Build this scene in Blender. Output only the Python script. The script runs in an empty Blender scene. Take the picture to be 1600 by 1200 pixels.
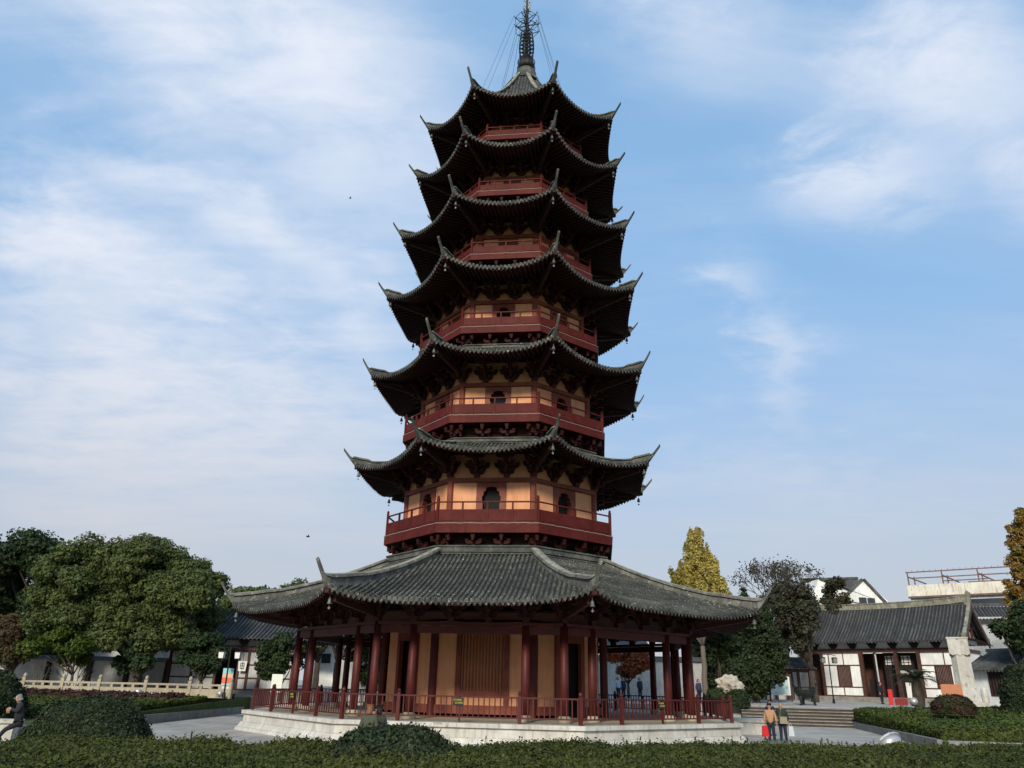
import bpy, math, random
import numpy as np
from mathutils import Vector, Matrix, noise as mnoise

# ------------------------------------------------------------------ camera, sky, sun
random.seed(7); rng = np.random.default_rng(7)
scene = bpy.context.scene
col = scene.collection
R = math.radians
YAW, PITCH, ROLL, FPX, EYE, DIST = .00952158, .38167987, .02292421, 1171.4, 2.2, 42.0
fw = Vector((math.sin(YAW)*math.cos(PITCH), math.cos(YAW)*math.cos(PITCH), math.sin(PITCH)))
r0 = Vector((math.cos(YAW), -math.sin(YAW), 0)); u0 = r0.cross(fw)
cr = math.cos(ROLL)*r0 + math.sin(ROLL)*u0
cu = -math.sin(ROLL)*r0 + math.cos(ROLL)*u0
cam_d = bpy.data.cameras.new('camera'); cam = bpy.data.objects.new('camera', cam_d); col.objects.link(cam)
M = Matrix((cr, cu, -fw)).transposed().to_4x4(); M.translation = Vector((0, -DIST, EYE)); cam.matrix_world = M
cam_d.sensor_fit = 'HORIZONTAL'; cam_d.sensor_width = 36; cam_d.lens = 36*FPX/1600
cam_d.clip_start = .1; cam_d.clip_end = 9000
scene.camera = cam

SUN_AZ, SUN_EL = R(-164), R(27)           # azimuth from +Y, clockwise
sun_dir = Vector((math.sin(SUN_AZ)*math.cos(SUN_EL), math.cos(SUN_AZ)*math.cos(SUN_EL), math.sin(SUN_EL)))
sd = bpy.data.lights.new('sun', 'SUN'); sd.energy = 2.5; sd.angle = R(9); sd.color = (1, .91, .78)
sun = bpy.data.objects.new('sun', sd); col.objects.link(sun)
sun.rotation_euler = sun_dir.to_track_quat('Z', 'Y').to_euler(); sun.location = (0, 0, 80)
scene.view_settings.view_transform = 'Standard'; scene.view_settings.look = 'None'
scene.view_settings.exposure = 0.48; scene.view_settings.gamma = 1

def photo_ray(u, v):
    return fw + cr*(u-800)/FPX - cu*(v-600)/FPX
def at(u, v, Y):                          # where a sighting line reaches depth Y
    d = photo_ray(u, v); return Vector((0, -DIST, EYE)) + d*((Y+DIST)/d.y)

world = bpy.data.worlds.new('World'); scene.world = world; world.use_nodes = True
W = world.node_tree; W.nodes.clear()
def wn(t, **k):
    n = W.nodes.new(t)
    for a, b in k.items(): setattr(n, a, b)
    return n
def wmath(op, a, b=None, c=None, clamp=False):
    n = W.nodes.new('ShaderNodeMath'); n.operation = op; n.use_clamp = clamp
    for i, x in enumerate((a, b, c)):
        if x is None: continue
        if isinstance(x, (int, float)): n.inputs[i].default_value = x
        else: W.links.new(x, n.inputs[i])
    return n.outputs[0]
sky = wn('ShaderNodeTexSky', sky_type='NISHITA', sun_disc=False, sun_elevation=SUN_EL, sun_rotation=SUN_AZ % (2*math.pi))
sky.air_density = 1.0; sky.dust_density = 0.6; sky.ozone_density = 1.5
tc = wn('ShaderNodeTexCoord'); sep = wn('ShaderNodeSeparateXYZ'); W.links.new(tc.outputs['Generated'], sep.inputs[0])
dx, dy, dz = sep.outputs
ysafe = wmath('MAXIMUM', dy, .05)
ga = wmath('DIVIDE', dx, ysafe); gb = wmath('DIVIDE', dz, ysafe)       # position on the northern sky
zs = wmath('ADD', wmath('MAXIMUM', dz, 0), .12)
comb = wn('ShaderNodeCombineXYZ')
W.links.new(wmath('DIVIDE', dx, zs), comb.inputs[0]); W.links.new(wmath('DIVIDE', dy, zs), comb.inputs[1])
def wnoise(scale, detail, rough, stretch, rot, dist=0.0, off=(0, 0, 0)):
    mp = wn('ShaderNodeMapping'); W.links.new(comb.outputs[0], mp.inputs['Vector'])
    mp.inputs['Rotation'].default_value = (0, 0, rot); mp.inputs['Scale'].default_value = stretch
    mp.inputs['Location'].default_value = off
    n = wn('ShaderNodeTexNoise'); W.links.new(mp.outputs[0], n.inputs['Vector'])
    n.inputs['Scale'].default_value = scale; n.inputs['Detail'].default_value = detail
    n.inputs['Roughness'].default_value = rough; n.inputs['Distortion'].default_value = dist
    return n.outputs['Fac']
n_big = wnoise(1.1, 6, .55, (1, 1, 1), 0, .4)
n_wisp = wnoise(1.6, 7, .6, (.55, 1.9, 1), R(35), .6, (3, 1, 0))
n_fine = wnoise(5.5, 6, .62, (1, 1.4, 1), R(20), .3, (9, 4, 0))
wob = wmath('MULTIPLY', wmath('SUBTRACT', n_big, .5), .34)
wob2 = wmath('MULTIPLY', wmath('SUBTRACT', n_fine, .5), .22)
gaw = wmath('ADD', ga, wmath('ADD', wob, wob2)); gbw = wmath('ADD', gb, wmath('SUBTRACT', wob, wob2))
def gpos(u, v):
    d = photo_ray(u, v); return d.x/d.y, d.z/d.y
def bank(u1, v1, u2, v2, half, strength):
    # a drifting bank of cloud between two bearings
    a, b = gpos(u1, v1), gpos(u2, v2)
    cx, cy = (a[0]+b[0])/2, (a[1]+b[1])/2
    L = math.hypot(b[0]-a[0], b[1]-a[1])/2 + 1e-4; ca, sa = (b[0]-a[0])/(2*L), (b[1]-a[1])/(2*L)
    X = wmath('SUBTRACT', gaw, cx); Yv = wmath('SUBTRACT', gbw, cy)
    p = wmath('ADD', wmath('MULTIPLY', X, ca/L), wmath('MULTIPLY', Yv, sa/L))
    q = wmath('ADD', wmath('MULTIPLY', X, -sa/half), wmath('MULTIPLY', Yv, ca/half))
    d = wmath('ADD', wmath('MULTIPLY', p, p), wmath('MULTIPLY', q, q))
    return wmath('MULTIPLY', wmath('POWER', 2.718, wmath('MULTIPLY', d, -1.1)), strength*1.65)
banks = [bank(230, -60, 640, 250, .21, 1.25), bank(380, 120, 700, 330, .10, .30), bank(-60, 330, 200, 480, .13, .85), bank(-50, 520, 560, 720, .19, .70),
         bank(250, 260, 560, 480, .05, .42), bank(60, 200, 500, 400, .05, .28),
         bank(960, 30, 1240, 60, .13, .40), bank(1330, 0, 1640, 150, .18, .85), bank(1240, 310, 1440, 250, .075, .55),
         bank(1130, 420, 1240, 680, .04, .32), bank(1540, 200, 1700, 420, .12, .30), bank(0, 700, 560, 740, .10, .50),
         bank(1000, 760, 1600, 760, .07, .20), bank(-300, -200, 60, 60, .2, .3), bank(540, 420, 660, 640, .10, .3)]
tot = banks[0]
for b in banks[1:]: tot = wmath('ADD', tot, b)
tex = wmath('ADD', wmath('MULTIPLY', n_wisp, 1.3), wmath('MULTIPLY', n_fine, 1.3))
tex = wmath('MAXIMUM', wmath('SUBTRACT', tex, .52), .0)
north = wmath('MULTIPLY', tot, tex)
front = wmath('MULTIPLY', wmath('SUBTRACT', dy, .15), 6.0, clamp=True)
gen = wmath('MULTIPLY', wmath('SUBTRACT', n_wisp, .47), 2.4, clamp=True)   # scattered cirrus everywhere else
gen = wmath('MULTIPLY', gen, wmath('SUBTRACT', 1.0, front))
thin = wmath('ADD', wmath('MULTIPLY', wmath('SUBTRACT', n_wisp, .42), .5, clamp=True), .0)
cl = wmath('ADD', wmath('MULTIPLY', north, front), wmath('ADD', gen, thin))
cl = wmath('SUBTRACT', 1.0, wmath('POWER', 2.718, wmath('MULTIPLY', wmath('MAXIMUM', cl, 0), -1.5)))
cl = wmath('MULTIPLY', cl, wmath('ADD', .34, wmath('ADD', wmath('MULTIPLY', n_fine, .68), wmath('MULTIPLY', n_wisp, .58))), clamp=True)
cl = wmath('POWER', cl, 1.15)
cl = wmath('MULTIPLY', cl, .98, clamp=True)
bg1 = wn('ShaderNodeBackground'); bg1.inputs[1].default_value = .15
hs = wn('ShaderNodeHueSaturation'); hs.inputs['Saturation'].default_value = 1.0
W.links.new(sky.outputs[0], hs.inputs['Color']); W.links.new(hs.outputs[0], bg1.inputs[0])
bg2 = wn('ShaderNodeBackground'); bg2.inputs[0].default_value = (.585, .62, .695, 1); bg2.inputs[1].default_value = 1.0
bg0 = wn('ShaderNodeBackground'); bg0.inputs[0].default_value = (.180, .360, .595, 1)      # high thin haze
mix0 = wn('ShaderNodeMixShader'); mix0.inputs[0].default_value = .75; W.links.new(bg1.outputs[0], mix0.inputs[1]); W.links.new(bg0.outputs[0], mix0.inputs[2])
mixc = wn('ShaderNodeMixShader'); W.links.new(cl, mixc.inputs[0]); W.links.new(mix0.outputs[0], mixc.inputs[1]); W.links.new(bg2.outputs[0], mixc.inputs[2])
# pale veil of haze over the horizon
zc_ = wmath('MAXIMUM', dz, 0)
veil = wmath('MULTIPLY', wmath('POWER', 2.718, wmath('MULTIPLY', wmath('MULTIPLY', zc_, zc_), -11.0)), .96)
bg3 = wn('ShaderNodeBackground'); bg3.inputs[0].default_value = (.395, .41, .445, 1); bg3.inputs[1].default_value = 1.0
mixv = wn('ShaderNodeMixShader'); W.links.new(veil, mixv.inputs[0]); W.links.new(mixc.outputs[0], mixv.inputs[1]); W.links.new(bg3.outputs[0], mixv.inputs[2])
wo = wn('ShaderNodeOutputWorld'); W.links.new(mixv.outputs[0], wo.inputs[0])

# ------------------------------------------------------------------ helpers
def tag(o, label=None, cat=None, group=None, kind=None):
    if label: o['label'] = label
    if cat: o['category'] = cat
    if group: o['group'] = group
    if kind: o['kind'] = kind
    return o
def empty(name, loc=(0, 0, 0), rz=0, label=None, cat=None, group=None, parent=None):
    o = bpy.data.objects.new(name, None); col.objects.link(o); o.location = loc; o.rotation_euler = (0, 0, rz)
    o.empty_display_size = .3
    if parent: o.parent = parent
    return tag(o, label, cat, group)
def link(name, mesh, parent=None, loc=(0, 0, 0), rz=0, kind=None, label=None):
    o = bpy.data.objects.new(name, mesh); col.objects.link(o); o.location = loc; o.rotation_euler = (0, 0, rz)
    if parent: o.parent = parent
    return tag(o, label, None, None, kind)

class MB:
    def __init__(s): s.v = []; s.f = []; s.m = Matrix.Identity(4)
    def add(s, vs, fs):
        b = len(s.v); s.v += [tuple(s.m @ Vector(p)) for p in vs]; s.f += [tuple(b+i for i in f) for f in fs]; return s
    def box(s, c, d, rz=0, rx=0, ry=0, top=1.0):
        hx, hy, hz = d[0]/2, d[1]/2, d[2]/2
        rot = Matrix.Translation(c) @ Matrix.Rotation(rz, 4, 'Z') @ Matrix.Rotation(ry, 4, 'Y') @ Matrix.Rotation(rx, 4, 'X')
        vs = [rot @ Vector((x*hx*(top if z > 0 else 1), y*hy*(top if z > 0 else 1), z*hz)) for z in (-1, 1) for x, y in ((-1, -1), (1, -1), (1, 1), (-1, 1))]
        return s.add(vs, [(3, 2, 1, 0), (4, 5, 6, 7), (0, 1, 5, 4), (1, 2, 6, 5), (2, 3, 7, 6), (3, 0, 4, 7)])
    def bar(s, a, b, w, h=None, up=(0, 0, 1)):
        a, b = Vector(a), Vector(b); d = (b-a).normalized(); h = h or w
        x = d.cross(Vector(up))
        if x.length < 1e-3: x = Vector((1, 0, 0))
        x.normalize(); y = x.cross(d)
        vs = [p + x*i*w/2 + y*j*h/2 for p in (a, b) for i, j in ((-1, -1), (1, -1), (1, 1), (-1, 1))]
        return s.add(vs, [(0, 1, 2, 3), (7, 6, 5, 4), (0, 4, 5, 1), (1, 5, 6, 2), (2, 6, 7, 3), (3, 7, 4, 0)])
    def tube(s, pts, rad, n=6, cap=True):
        pts = [Vector(p) for p in pts]
        if isinstance(rad, (int, float)): rad = [rad]*len(pts)
        vs = []; fs = []; ref = Vector((.31, .2, .93))
        for i, p in enumerate(pts):
            d = (pts[min(i+1, len(pts)-1)] - pts[max(i-1, 0)]).normalized()
            x = d.cross(ref)
            if x.length < .05: x = d.cross(Vector((1, 0, 0)))
            x.normalize(); y = d.cross(x)
            for k in range(n):
                a = 2*math.pi*k/n; vs.append(p + (x*math.cos(a) + y*math.sin(a))*rad[i])
        for i in range(len(pts)-1):
            for k in range(n):
                k2 = (k+1) % n; fs.append((i*n+k, i*n+k2, (i+1)*n+k2, (i+1)*n+k))
        if cap: fs.append(tuple(range(n-1, -1, -1))); fs.append(tuple(range((len(pts)-1)*n, len(pts)*n)))
        return s.add(vs, fs)
    def lathe(s, prof, n=12, c=(0, 0, 0), phase=0, flat=False):
        vs = []; fs = []
        for r, z in prof:
            for k in range(n):
                a = 2*math.pi*k/n + phase; vs.append((c[0]+r*math.cos(a), c[1]+r*math.sin(a), c[2]+z))
        for i in range(len(prof)-1):
            for k in range(n):
                k2 = (k+1) % n; fs.append((i*n+k, i*n+k2, (i+1)*n+k2, (i+1)*n+k))
        fs.append(tuple(range(n-1, -1, -1))); fs.append(tuple(range((len(prof)-1)*n, len(prof)*n)))
        return s.add(vs, fs)
    def prism(s, poly, axis='y', a=0, b=1):
        # polygon in the plane, extruded from a to b along the axis
        def P(p, t): return {'y': (p[0], t, p[1]), 'x': (t, p[0], p[1]), 'z': (p[0], p[1], t)}[axis]
        n = len(poly); vs = [P(p, a) for p in poly] + [P(p, b) for p in poly]
        return s.add(vs, [tuple(range(n)), tuple(range(2*n-1, n-1, -1))] + [(i, n+i, n+(i+1) % n, (i+1) % n) for i in range(n)])
    def grid(s, rows):
        n = len(rows[0]); vs = [p for r in rows for p in r]
        return s.add(vs, [(i*n+j, i*n+j+1, (i+1)*n+j+1, (i+1)*n+j) for i in range(len(rows)-1) for j in range(n-1)])
    def mesh(s, name, mat, smooth=False, fix=True):
        me = bpy.data.meshes.new(name); me.from_pydata(s.v, [], s.f); me.validate()
        if fix:
            import bmesh
            bm = bmesh.new(); bm.from_mesh(me); bmesh.ops.recalc_face_normals(bm, faces=bm.faces); bm.to_mesh(me); bm.free()
        if mat: me.materials.append(mat)
        if smooth: me.polygons.foreach_set('use_smooth', [True]*len(me.polygons))
        me.update(); return me
    def obj(s, name, mat, parent=None, loc=(0, 0, 0), rz=0, smooth=False, kind=None, label=None):
        return link(name, s.mesh(name, mat, smooth), parent, loc, rz, kind, label)

# ------------------------------------------------------------------ materials
def mat(name, base, rough=.7, var=.25, scale=3.0, second=None, mixscale=None, spots=None, bump=.0, bscale=20., spec=.3,
        island=0., trans=0., metal=0., streak=None, contrast=(.42, .62)):
    m = bpy.data.materials.new(name); m.use_nodes = True; nt = m.node_tree; nt.nodes.clear(); N = nt.nodes.new; L = nt.links.new
    out = N('ShaderNodeOutputMaterial'); b = N('ShaderNodeBsdfPrincipled'); L(b.outputs[0], out.inputs[0])
    tcn = N('ShaderNodeTexCoord'); geo = N('ShaderNodeNewGeometry'); vec = geo.outputs['Position']
    def nz(sc, det=5, ro=.6, v=None, stretch=None):
        n = N('ShaderNodeTexNoise'); n.inputs['Scale'].default_value = sc; n.inputs['Detail'].default_value = det; n.inputs['Roughness'].default_value = ro
        src = v or vec
        if stretch:
            mp = N('ShaderNodeMapping'); mp.inputs['Scale'].default_value = stretch; L(src, mp.inputs[0]); src = mp.outputs[0]
        L(src, n.inputs['Vector']); return n.outputs['Fac']
    def ramp(f, a, bb):
        r = N('ShaderNodeMapRange'); r.inputs[1].default_value = a; r.inputs[2].default_value = bb; L(f, r.inputs[0]); return r.outputs[0]
    def mix(f, a, c, mode='MIX'):
        x = N('ShaderNodeMix'); x.data_type = 'RGBA'; x.blend_type = mode
        if isinstance(f, float): x.inputs[0].default_value = f
        else: L(f, x.inputs[0])
        for i, q in ((6, a), (7, c)):
            if isinstance(q, tuple): x.inputs[i].default_value = (*q, 1)
            else: L(q, x.inputs[i])
        return x.outputs[2]
    c = base
    if second: c = mix(ramp(nz(mixscale or scale), *contrast), base, second)
    # soft tone variation
    f = ramp(nz(scale*2.3, 6, .65), .3, .7)
    lo = 1-var; hi = 1+var
    rr = N('ShaderNodeMapRange'); rr.inputs[3].default_value = lo; rr.inputs[4].default_value = hi; L(f, rr.inputs[0])
    cc = N('ShaderNodeCombineColor')
    for i in range(3): L(rr.outputs[0], cc.inputs[i])
    c = mix(1.0, c, cc.outputs[0], 'MULTIPLY')
    if streak:
        c = mix(ramp(nz(2.2, 6, .7, None, (2.5, 2.5, .35)), .5, .72), c, streak)
    if spots:
        sc, thr, colr = spots
        c = mix(ramp(nz(sc, 3, .7), thr, thr+.06), c, colr)
    if island:
        ir = N('ShaderNodeMapRange'); ir.inputs[3].default_value = 1-island; ir.inputs[4].default_value = 1+island; L(geo.outputs['Random Per Island'], ir.inputs[0])
        ci = N('ShaderNodeCombineColor')
        for i in range(3): L(ir.outputs[0], ci.inputs[i])
        c = mix(1.0, c, ci.outputs[0], 'MULTIPLY')
    L(c, b.inputs['Base Color']) if not isinstance(c, tuple) else None
    b.inputs['Roughness'].default_value = rough; b.inputs['Specular IOR Level'].default_value = spec; b.inputs['Metallic'].default_value = metal
    if bump:
        bp = N('ShaderNodeBump'); bp.inputs['Strength'].default_value = bump; bp.inputs['Distance'].default_value = .03
        L(nz(bscale, 5, .7), bp.inputs['Height']); L(bp.outputs[0], b.inputs['Normal'])
    if trans:
        t = N('ShaderNodeBsdfTranslucent'); L(c, t.inputs[0]); ms = N('ShaderNodeMixShader'); ms.inputs[0].default_value = trans
        L(b.outputs[0], ms.inputs[1]); L(t.outputs[0], ms.inputs[2]); L(ms.outputs[0], out.inputs[0])
    return m
def emat(name, c, st):
    m = bpy.data.materials.new(name); m.use_nodes = True; b = m.node_tree.nodes['Principled BSDF']
    b.inputs['Base Color'].default_value = (*c, 1); b.inputs['Emission Color'].default_value = (*c, 1); b.inputs['Emission Strength'].default_value = st
    return m
TILE = mat('grey_roof_tile', (.048, .050, .044), .85, .35, 1.2, (.085, .087, .072), .8, spots=(10., .60, (.30, .30, .25)), bump=.4, bscale=30, island=.3)
TILEB = mat('roof_bed', (.03, .031, .03), .9, .3, 2.0)
TILED = mat('dark_roof_tile', (.055, .057, .058), .85, .3, 1.2, (.088, .090, .085), .8, spots=(7., .66, (.18, .18, .16)), island=.3)
RIDGE = mat('grey_ridge', (.062, .066, .056), .85, .3, .9, (.13, .132, .11), 1.1, spots=(5., .63, (.27, .27, .22)), streak=(.05, .05, .05), bump=.3, bscale=14)
RIDGEL = mat('pale_hip_ridge', (.105, .104, .09), .85, .3, .9, (.19, .187, .16), 1.1, spots=(5., .60, (.32, .31, .26)), streak=(.05, .05, .045), bump=.3, bscale=14)
RIDGEC = mat('mossy_capping', (.22, .22, .17), .9, .3, 1.2, (.30, .30, .22), 1.4, spots=(6., .6, (.07, .075, .05)))
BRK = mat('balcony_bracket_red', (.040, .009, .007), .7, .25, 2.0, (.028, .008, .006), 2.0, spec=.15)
RIDGEY = mat('weathered_ridge', (.21, .20, .15), .85, .3, .9, (.30, .285, .22), 1.1, spots=(2.5, .62, (.06, .06, .05)), streak=(.06, .055, .045), bump=.3)
RED = mat('oxblood_paint', (.070, .012, .010), .5, .18, 1.5, (.088, .016, .013), 1.0, spec=.25, bump=.1, bscale=12)
REDB = mat('balcony_red', (.086, .013, .010), .6, .16, 1.2, (.108, .019, .014), .7, spec=.12, streak=(.062, .012, .010), bump=.1)
REDW = mat('brick_red_timber', (.17, .038, .022), .6, .2, 1.2, (.22, .062, .035), 1.2, spec=.3)
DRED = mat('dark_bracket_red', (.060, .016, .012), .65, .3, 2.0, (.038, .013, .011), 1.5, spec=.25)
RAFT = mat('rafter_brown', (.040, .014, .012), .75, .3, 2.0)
ORANGE = mat('apricot_plaster', (.70, .325, .165), .85, .09, .8, (.74, .37, .20), .6, streak=(.60, .265, .13), bump=.08, bscale=8)
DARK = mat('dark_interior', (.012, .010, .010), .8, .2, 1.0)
STONE = mat('pale_limestone', (.50, .475, .41), .8, .16, .9, (.62, .60, .53), .7, spots=(1.7, .64, (.30, .28, .23)), streak=(.33, .31, .26), bump=.3, bscale=9)
STONEY = mat('cream_stone', (.36, .31, .21), .8, .15, .9, (.43, .38, .27), .9, streak=(.30, .26, .18), bump=.2)
STEPM = mat('step_stone', (.20, .18, .155), .85, .2, 1.1, (.27, .25, .21), 1.1, bump=.3)
RISER = mat('step_riser', (.085, .072, .06), .9, .2, 1.5)
PAVE = mat('plaza_paving', (.33, .315, .28), .8, .10, .35, (.42, .40, .355), .5, spec=.08, island=.07, spots=(.7, .62, (.31, .295, .265)), bump=.15, bscale=6)
KERB = mat('kerb_granite', (.20, .195, .18), .8, .2, 1.0, (.26, .25, .235), 1.6, bump=.2)
SOIL = mat('soil', (.035, .030, .018), .95, .4, 1.2, (.03, .04, .015), .5, bump=.6, bscale=9)
GRASS = mat('lawn', (.06, .085, .02), .95, .3, .8, (.085, .10, .025), .3, bump=.8, bscale=25)
WHITE = mat('white_plaster', (.86, .86, .80), .85, .05, .8, (.70, .70, .66), .6, streak=(.62, .62, .58))
WHITED = mat('aged_white_plaster', (.52, .52, .49), .85, .12, .7, (.42, .42, .40), .5, streak=(.32, .32, .30))
BTIM = mat('brown_timber', (.060, .024, .018), .6, .2, 1.5, (.085, .035, .026), 1.0)
BLACKT = mat('black_timber', (.018, .013, .012), .6, .2, 1.5)
RUST = mat('rusty_steel', (.15, .085, .07), .75, .2, 1.5, (.20, .12, .10), 1.0)
BRONZE = mat('dark_bronze', (.03, .034, .03), .45, .3, 2.0, (.05, .055, .045), 2.0, metal=.6, bump=.4, bscale=9)
BELLM = mat('bell_bronze', (.12, .125, .11), .5, .2, 3, metal=.3)
IRON = mat('spire_iron', (.028, .028, .026), .6, .2, 2.0, metal=.2)
PALEM = mat('pale_metal', (.30, .31, .31), .5, .1, 2.0, metal=.3)
STEEL = mat('floodlight_steel', (.5, .5, .48), .42, .1, 2.0, metal=.55, spec=.5)
GLASS = mat('dark_glass', (.03, .04, .05), .1, .1, 1, spec=.6)
BARK = mat('bark', (.055, .043, .033), .9, .3, 3.0, (.08, .065, .05), 3.0, bump=.8, bscale=12)
TWIG = mat('twig', (.10, .085, .07), .9, .2, 3.0)
YEL = mat('yellow_print', (.42, .38, .05), .6, .05); BLK = mat('black_board', (.012, .012, .012), .5, .1)
PINKM = mat('orange_board', (.50, .20, .10), .6, .1); REDBR = mat('bright_red', (.55, .015, .02), .5, .1)
def leafmat(n, a, b, isl=.45, tr=.25, sc=.6):
    return mat(n, a, .6, .2, sc, b, sc, island=isl, trans=tr, spec=.2)
L_CAMPH = leafmat('camphor_leaf', (.098, .128, .042), (.130, .155, .050), .28, .35)
L_DARK = leafmat('dark_leaf', (.030, .052, .020), (.046, .068, .024), .35, .3)
L_DK2 = leafmat('cypress_leaf', (.030, .048, .018), (.045, .060, .022))
L_GOLD = leafmat('ginkgo_leaf', (.52, .42, .11), (.44, .38, .12), .3, .4)
L_LIME = leafmat('lime_leaf', (.075, .10, .013), (.05, .085, .012))
L_BROWN = leafmat('brown_leaf', (.075, .052, .022), (.055, .052, .02))
L_OLIVE = leafmat('olive_leaf', (.045, .045, .02), (.06, .05, .022))
L_ORNG = leafmat('orange_leaf', (.30, .165, .04), (.22, .19, .045), .3, .35)
L_MAPLE = leafmat('maple_leaf', (.28, .055, .02), (.22, .08, .025))
L_HEDGE = leafmat('hedge_leaf', (.080, .090, .020), (.045, .062, .016), .2, .25, .45)
L_HEDGE2 = leafmat('bed_leaf', (.075, .098, .018), (.048, .070, .015), .4, .2, .5)
L_BUSH = leafmat('bush_leaf', (.026, .040, .016), (.036, .048, .020), .5, .15, 1.2)
L_BUSHR = leafmat('mottled_bush_leaf', (.035, .042, .016), (.060, .030, .020), .5, .15, 1.6)
L_PURP = leafmat('purple_leaf', (.075, .030, .030), (.05, .035, .022), .4, .15, 1.0)
L_MAG = leafmat('magenta_leaf', (.16, .035, .055), (.07, .04, .03), .4, .2, 1.5)

# ------------------------------------------------------------------ terrain
def TZ(y): return 1.15 + .018*(max(14, min(y, 40))-14)
m = MB(); m.box((0, 0, -.35), (60, 60, .5)); m.obj('ground', SOIL, kind='structure')
m = MB(); S_ = 4000   # the far ground: a sheet that reaches the horizon round the sunken plaza
xs = [-S_, -60, -30, 18.2, 30, 60, S_]
m.add([(-S_, -S_, -.12), (S_, -S_, -.12), (S_, 14, -.12), (-S_, 14, -.12)], [(0, 1, 2, 3)])
m.obj('far_ground', GRASS, kind='structure')
m = MB(); pl = []
# plaza of stone slabs, each course with recessed joints
m = MB()
for j in range(20):
    for i in range(25):
        x = -19.2 + i*1.9 + (.95 if j % 2 else 0); y = -22 + j*1.9
        if x > 27: continue
        if x*x + y*y < 100: continue
        m.box((x+.95, y+.95, -.03 + random.uniform(-.003, .003)), (1.87, 1.87, .06))
m.obj('plaza_paving', PAVE, kind='structure')
# rear terrace, gently rising
m = MB(); ys = [16.2, 25, 40, 120, 4000]
m.grid([[(x, y, TZ(y)) for x in (-4000, -200, -40, 40, 200, 4000)] for y in ys])
m.add([(-4000, 16.2, -.3), (4000, 16.2, -.3), (4000, 16.2, TZ(14)+.03), (-4000, 16.2, TZ(14)+.03)], [(0, 1, 2, 3)])
m.obj('terrace', PAVE, kind='structure')
# flight of steps on the right
st = empty('stone_steps', (23, 15, 0), label='flight of broad grey stone steps rising to the gate terrace, right of the pagoda', cat='steps')
A = Vector((17.0, 14.1)); B = Vector((26.8, 12.0)); dv = (B-A).normalized(); nb = Vector((-dv.y, dv.x))
for i in range(6):
    m = MB(); zt = TZ(14)*(i+1)/6; c = (A+B)/2 + nb*(.36*i + (.36 if i < 5 else 1.4)/2)
    an_ = math.atan2(dv.y, dv.x); dp = .36 if i < 5 else 1.4
    m.box((c.x-23+nb.x*.03, c.y-15+nb.y*.03, (zt-.07)/2), ((B-A).length, dp-.06, zt-.07), an_); m.obj('riser', RISER, st)
    m = MB(); m.box((c.x-23, c.y-15, zt-.033), ((B-A).length+.04, dp+.05, .066), an_); m.obj('tread', STEPM, st)

# ------------------------------------------------------------------ leaves
def leaf_mesh(name, pts, nrm, size, mt, tri=False, elong=1.5, jit=.62):
    n = len(pts); pts = np.asarray(pts); nrm = np.asarray(nrm) + rng.normal(0, jit, (n, 3)); nrm /= np.linalg.norm(nrm, axis=1)[:, None]+1e-9
    ax = rng.normal(0, 1, (n, 3)); a = np.cross(nrm, ax); a /= np.linalg.norm(a, axis=1)[:, None]+1e-9; b = np.cross(nrm, a)
    s = size*rng.uniform(.6, 1.35, n)[:, None]; a = a*s*.5*elong; b = b*s*.5
    V = np.empty((n, 4, 3)); V[:, 0] = pts-a; V[:, 1] = pts-b; V[:, 2] = pts+a; V[:, 3] = pts+b
    me = bpy.data.meshes.new(name); me.vertices.add(4*n); me.vertices.foreach_set('co', V.reshape(-1).astype(np.float32))
    me.loops.add(4*n); me.loops.foreach_set('vertex_index', np.arange(4*n, dtype=np.int32)); me.polygons.add(n)
    me.polygons.foreach_set('loop_start', np.arange(0, 4*n, 4, dtype=np.int32)); me.polygons.foreach_set('loop_total', np.full(n, 4, dtype=np.int32))
    me.update(calc_edges=True); me.materials.append(mt); return me
def sph(n):
    v = rng.normal(0, 1, (n, 3)); return v/np.linalg.norm(v, axis=1)[:, None]
def clump_points(clumps, dens, inner=.35):
    P = []; Nn = []
    for (x, y, z, rx, rz) in clumps:
        n = int(dens*rx*rx*4); d = sph(n); rad = 1-np.abs(rng.normal(0, inner, n)).clip(0, .95)
        lump = 1 + .14*np.sin(d[:, 0]*7+x*3)*np.cos(d[:, 1]*6+y) + .12*np.sin(d[:, 2]*9+z*2)
        p = d*(rad*lump)[:, None]*np.array([rx, rx, rz]) + np.array([x, y, z]); P.append(p); Nn.append(d)
    return np.vstack(P), np.vstack(Nn)
def limb(m, a, b, ra, rb, n=5, wob=.08, seg=5):
    a, b = Vector(a), Vector(b); L = (b-a).length; pts = []
    for i in range(seg+1):
        t = i/seg; p = a.lerp(b, t) + Vector((random.uniform(-1, 1), random.uniform(-1, 1), 0))*wob*L*(0 if i in (0,) else 1)*.5; pts.append(p)
    m.tube(pts, [ra+(rb-ra)*i/seg for i in range(seg+1)], n)
    return pts
def tree(name, base, clumps, leaf, size, dens, trunk_r, label, cat='tree', bark=None, group=None, inner=.35, forks=True, elong=1.5):
    bx, by, bz = base; o = empty(name, base, 0, label, cat, group)
    m = MB(); top = min(c[2]-c[4]*.3 for c in clumps); mid = Vector((0, 0, max(.6, (top-bz)*.55)))
    limb(m, (0, 0, -.2), mid, trunk_r*1.25, trunk_r*.85, 8, .03)
    for (x, y, z, rx, rz) in (clumps[:12] if forks else clumps[:3]):
        limb(m, mid, (x-bx, y-by, z-bz), trunk_r*.5, trunk_r*.12, 5, .10)
    m.obj('trunk', bark or BARK, o, smooth=True)
    P, Nn = clump_points([(x-bx, y-by, z-bz, rx, rz) for (x, y, z, rx, rz) in clumps], dens, inner)
    link('crown', leaf_mesh('crown', P, Nn+np.array([0, 0, .4]), size, leaf, elong=elong), o)
    return o
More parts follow.
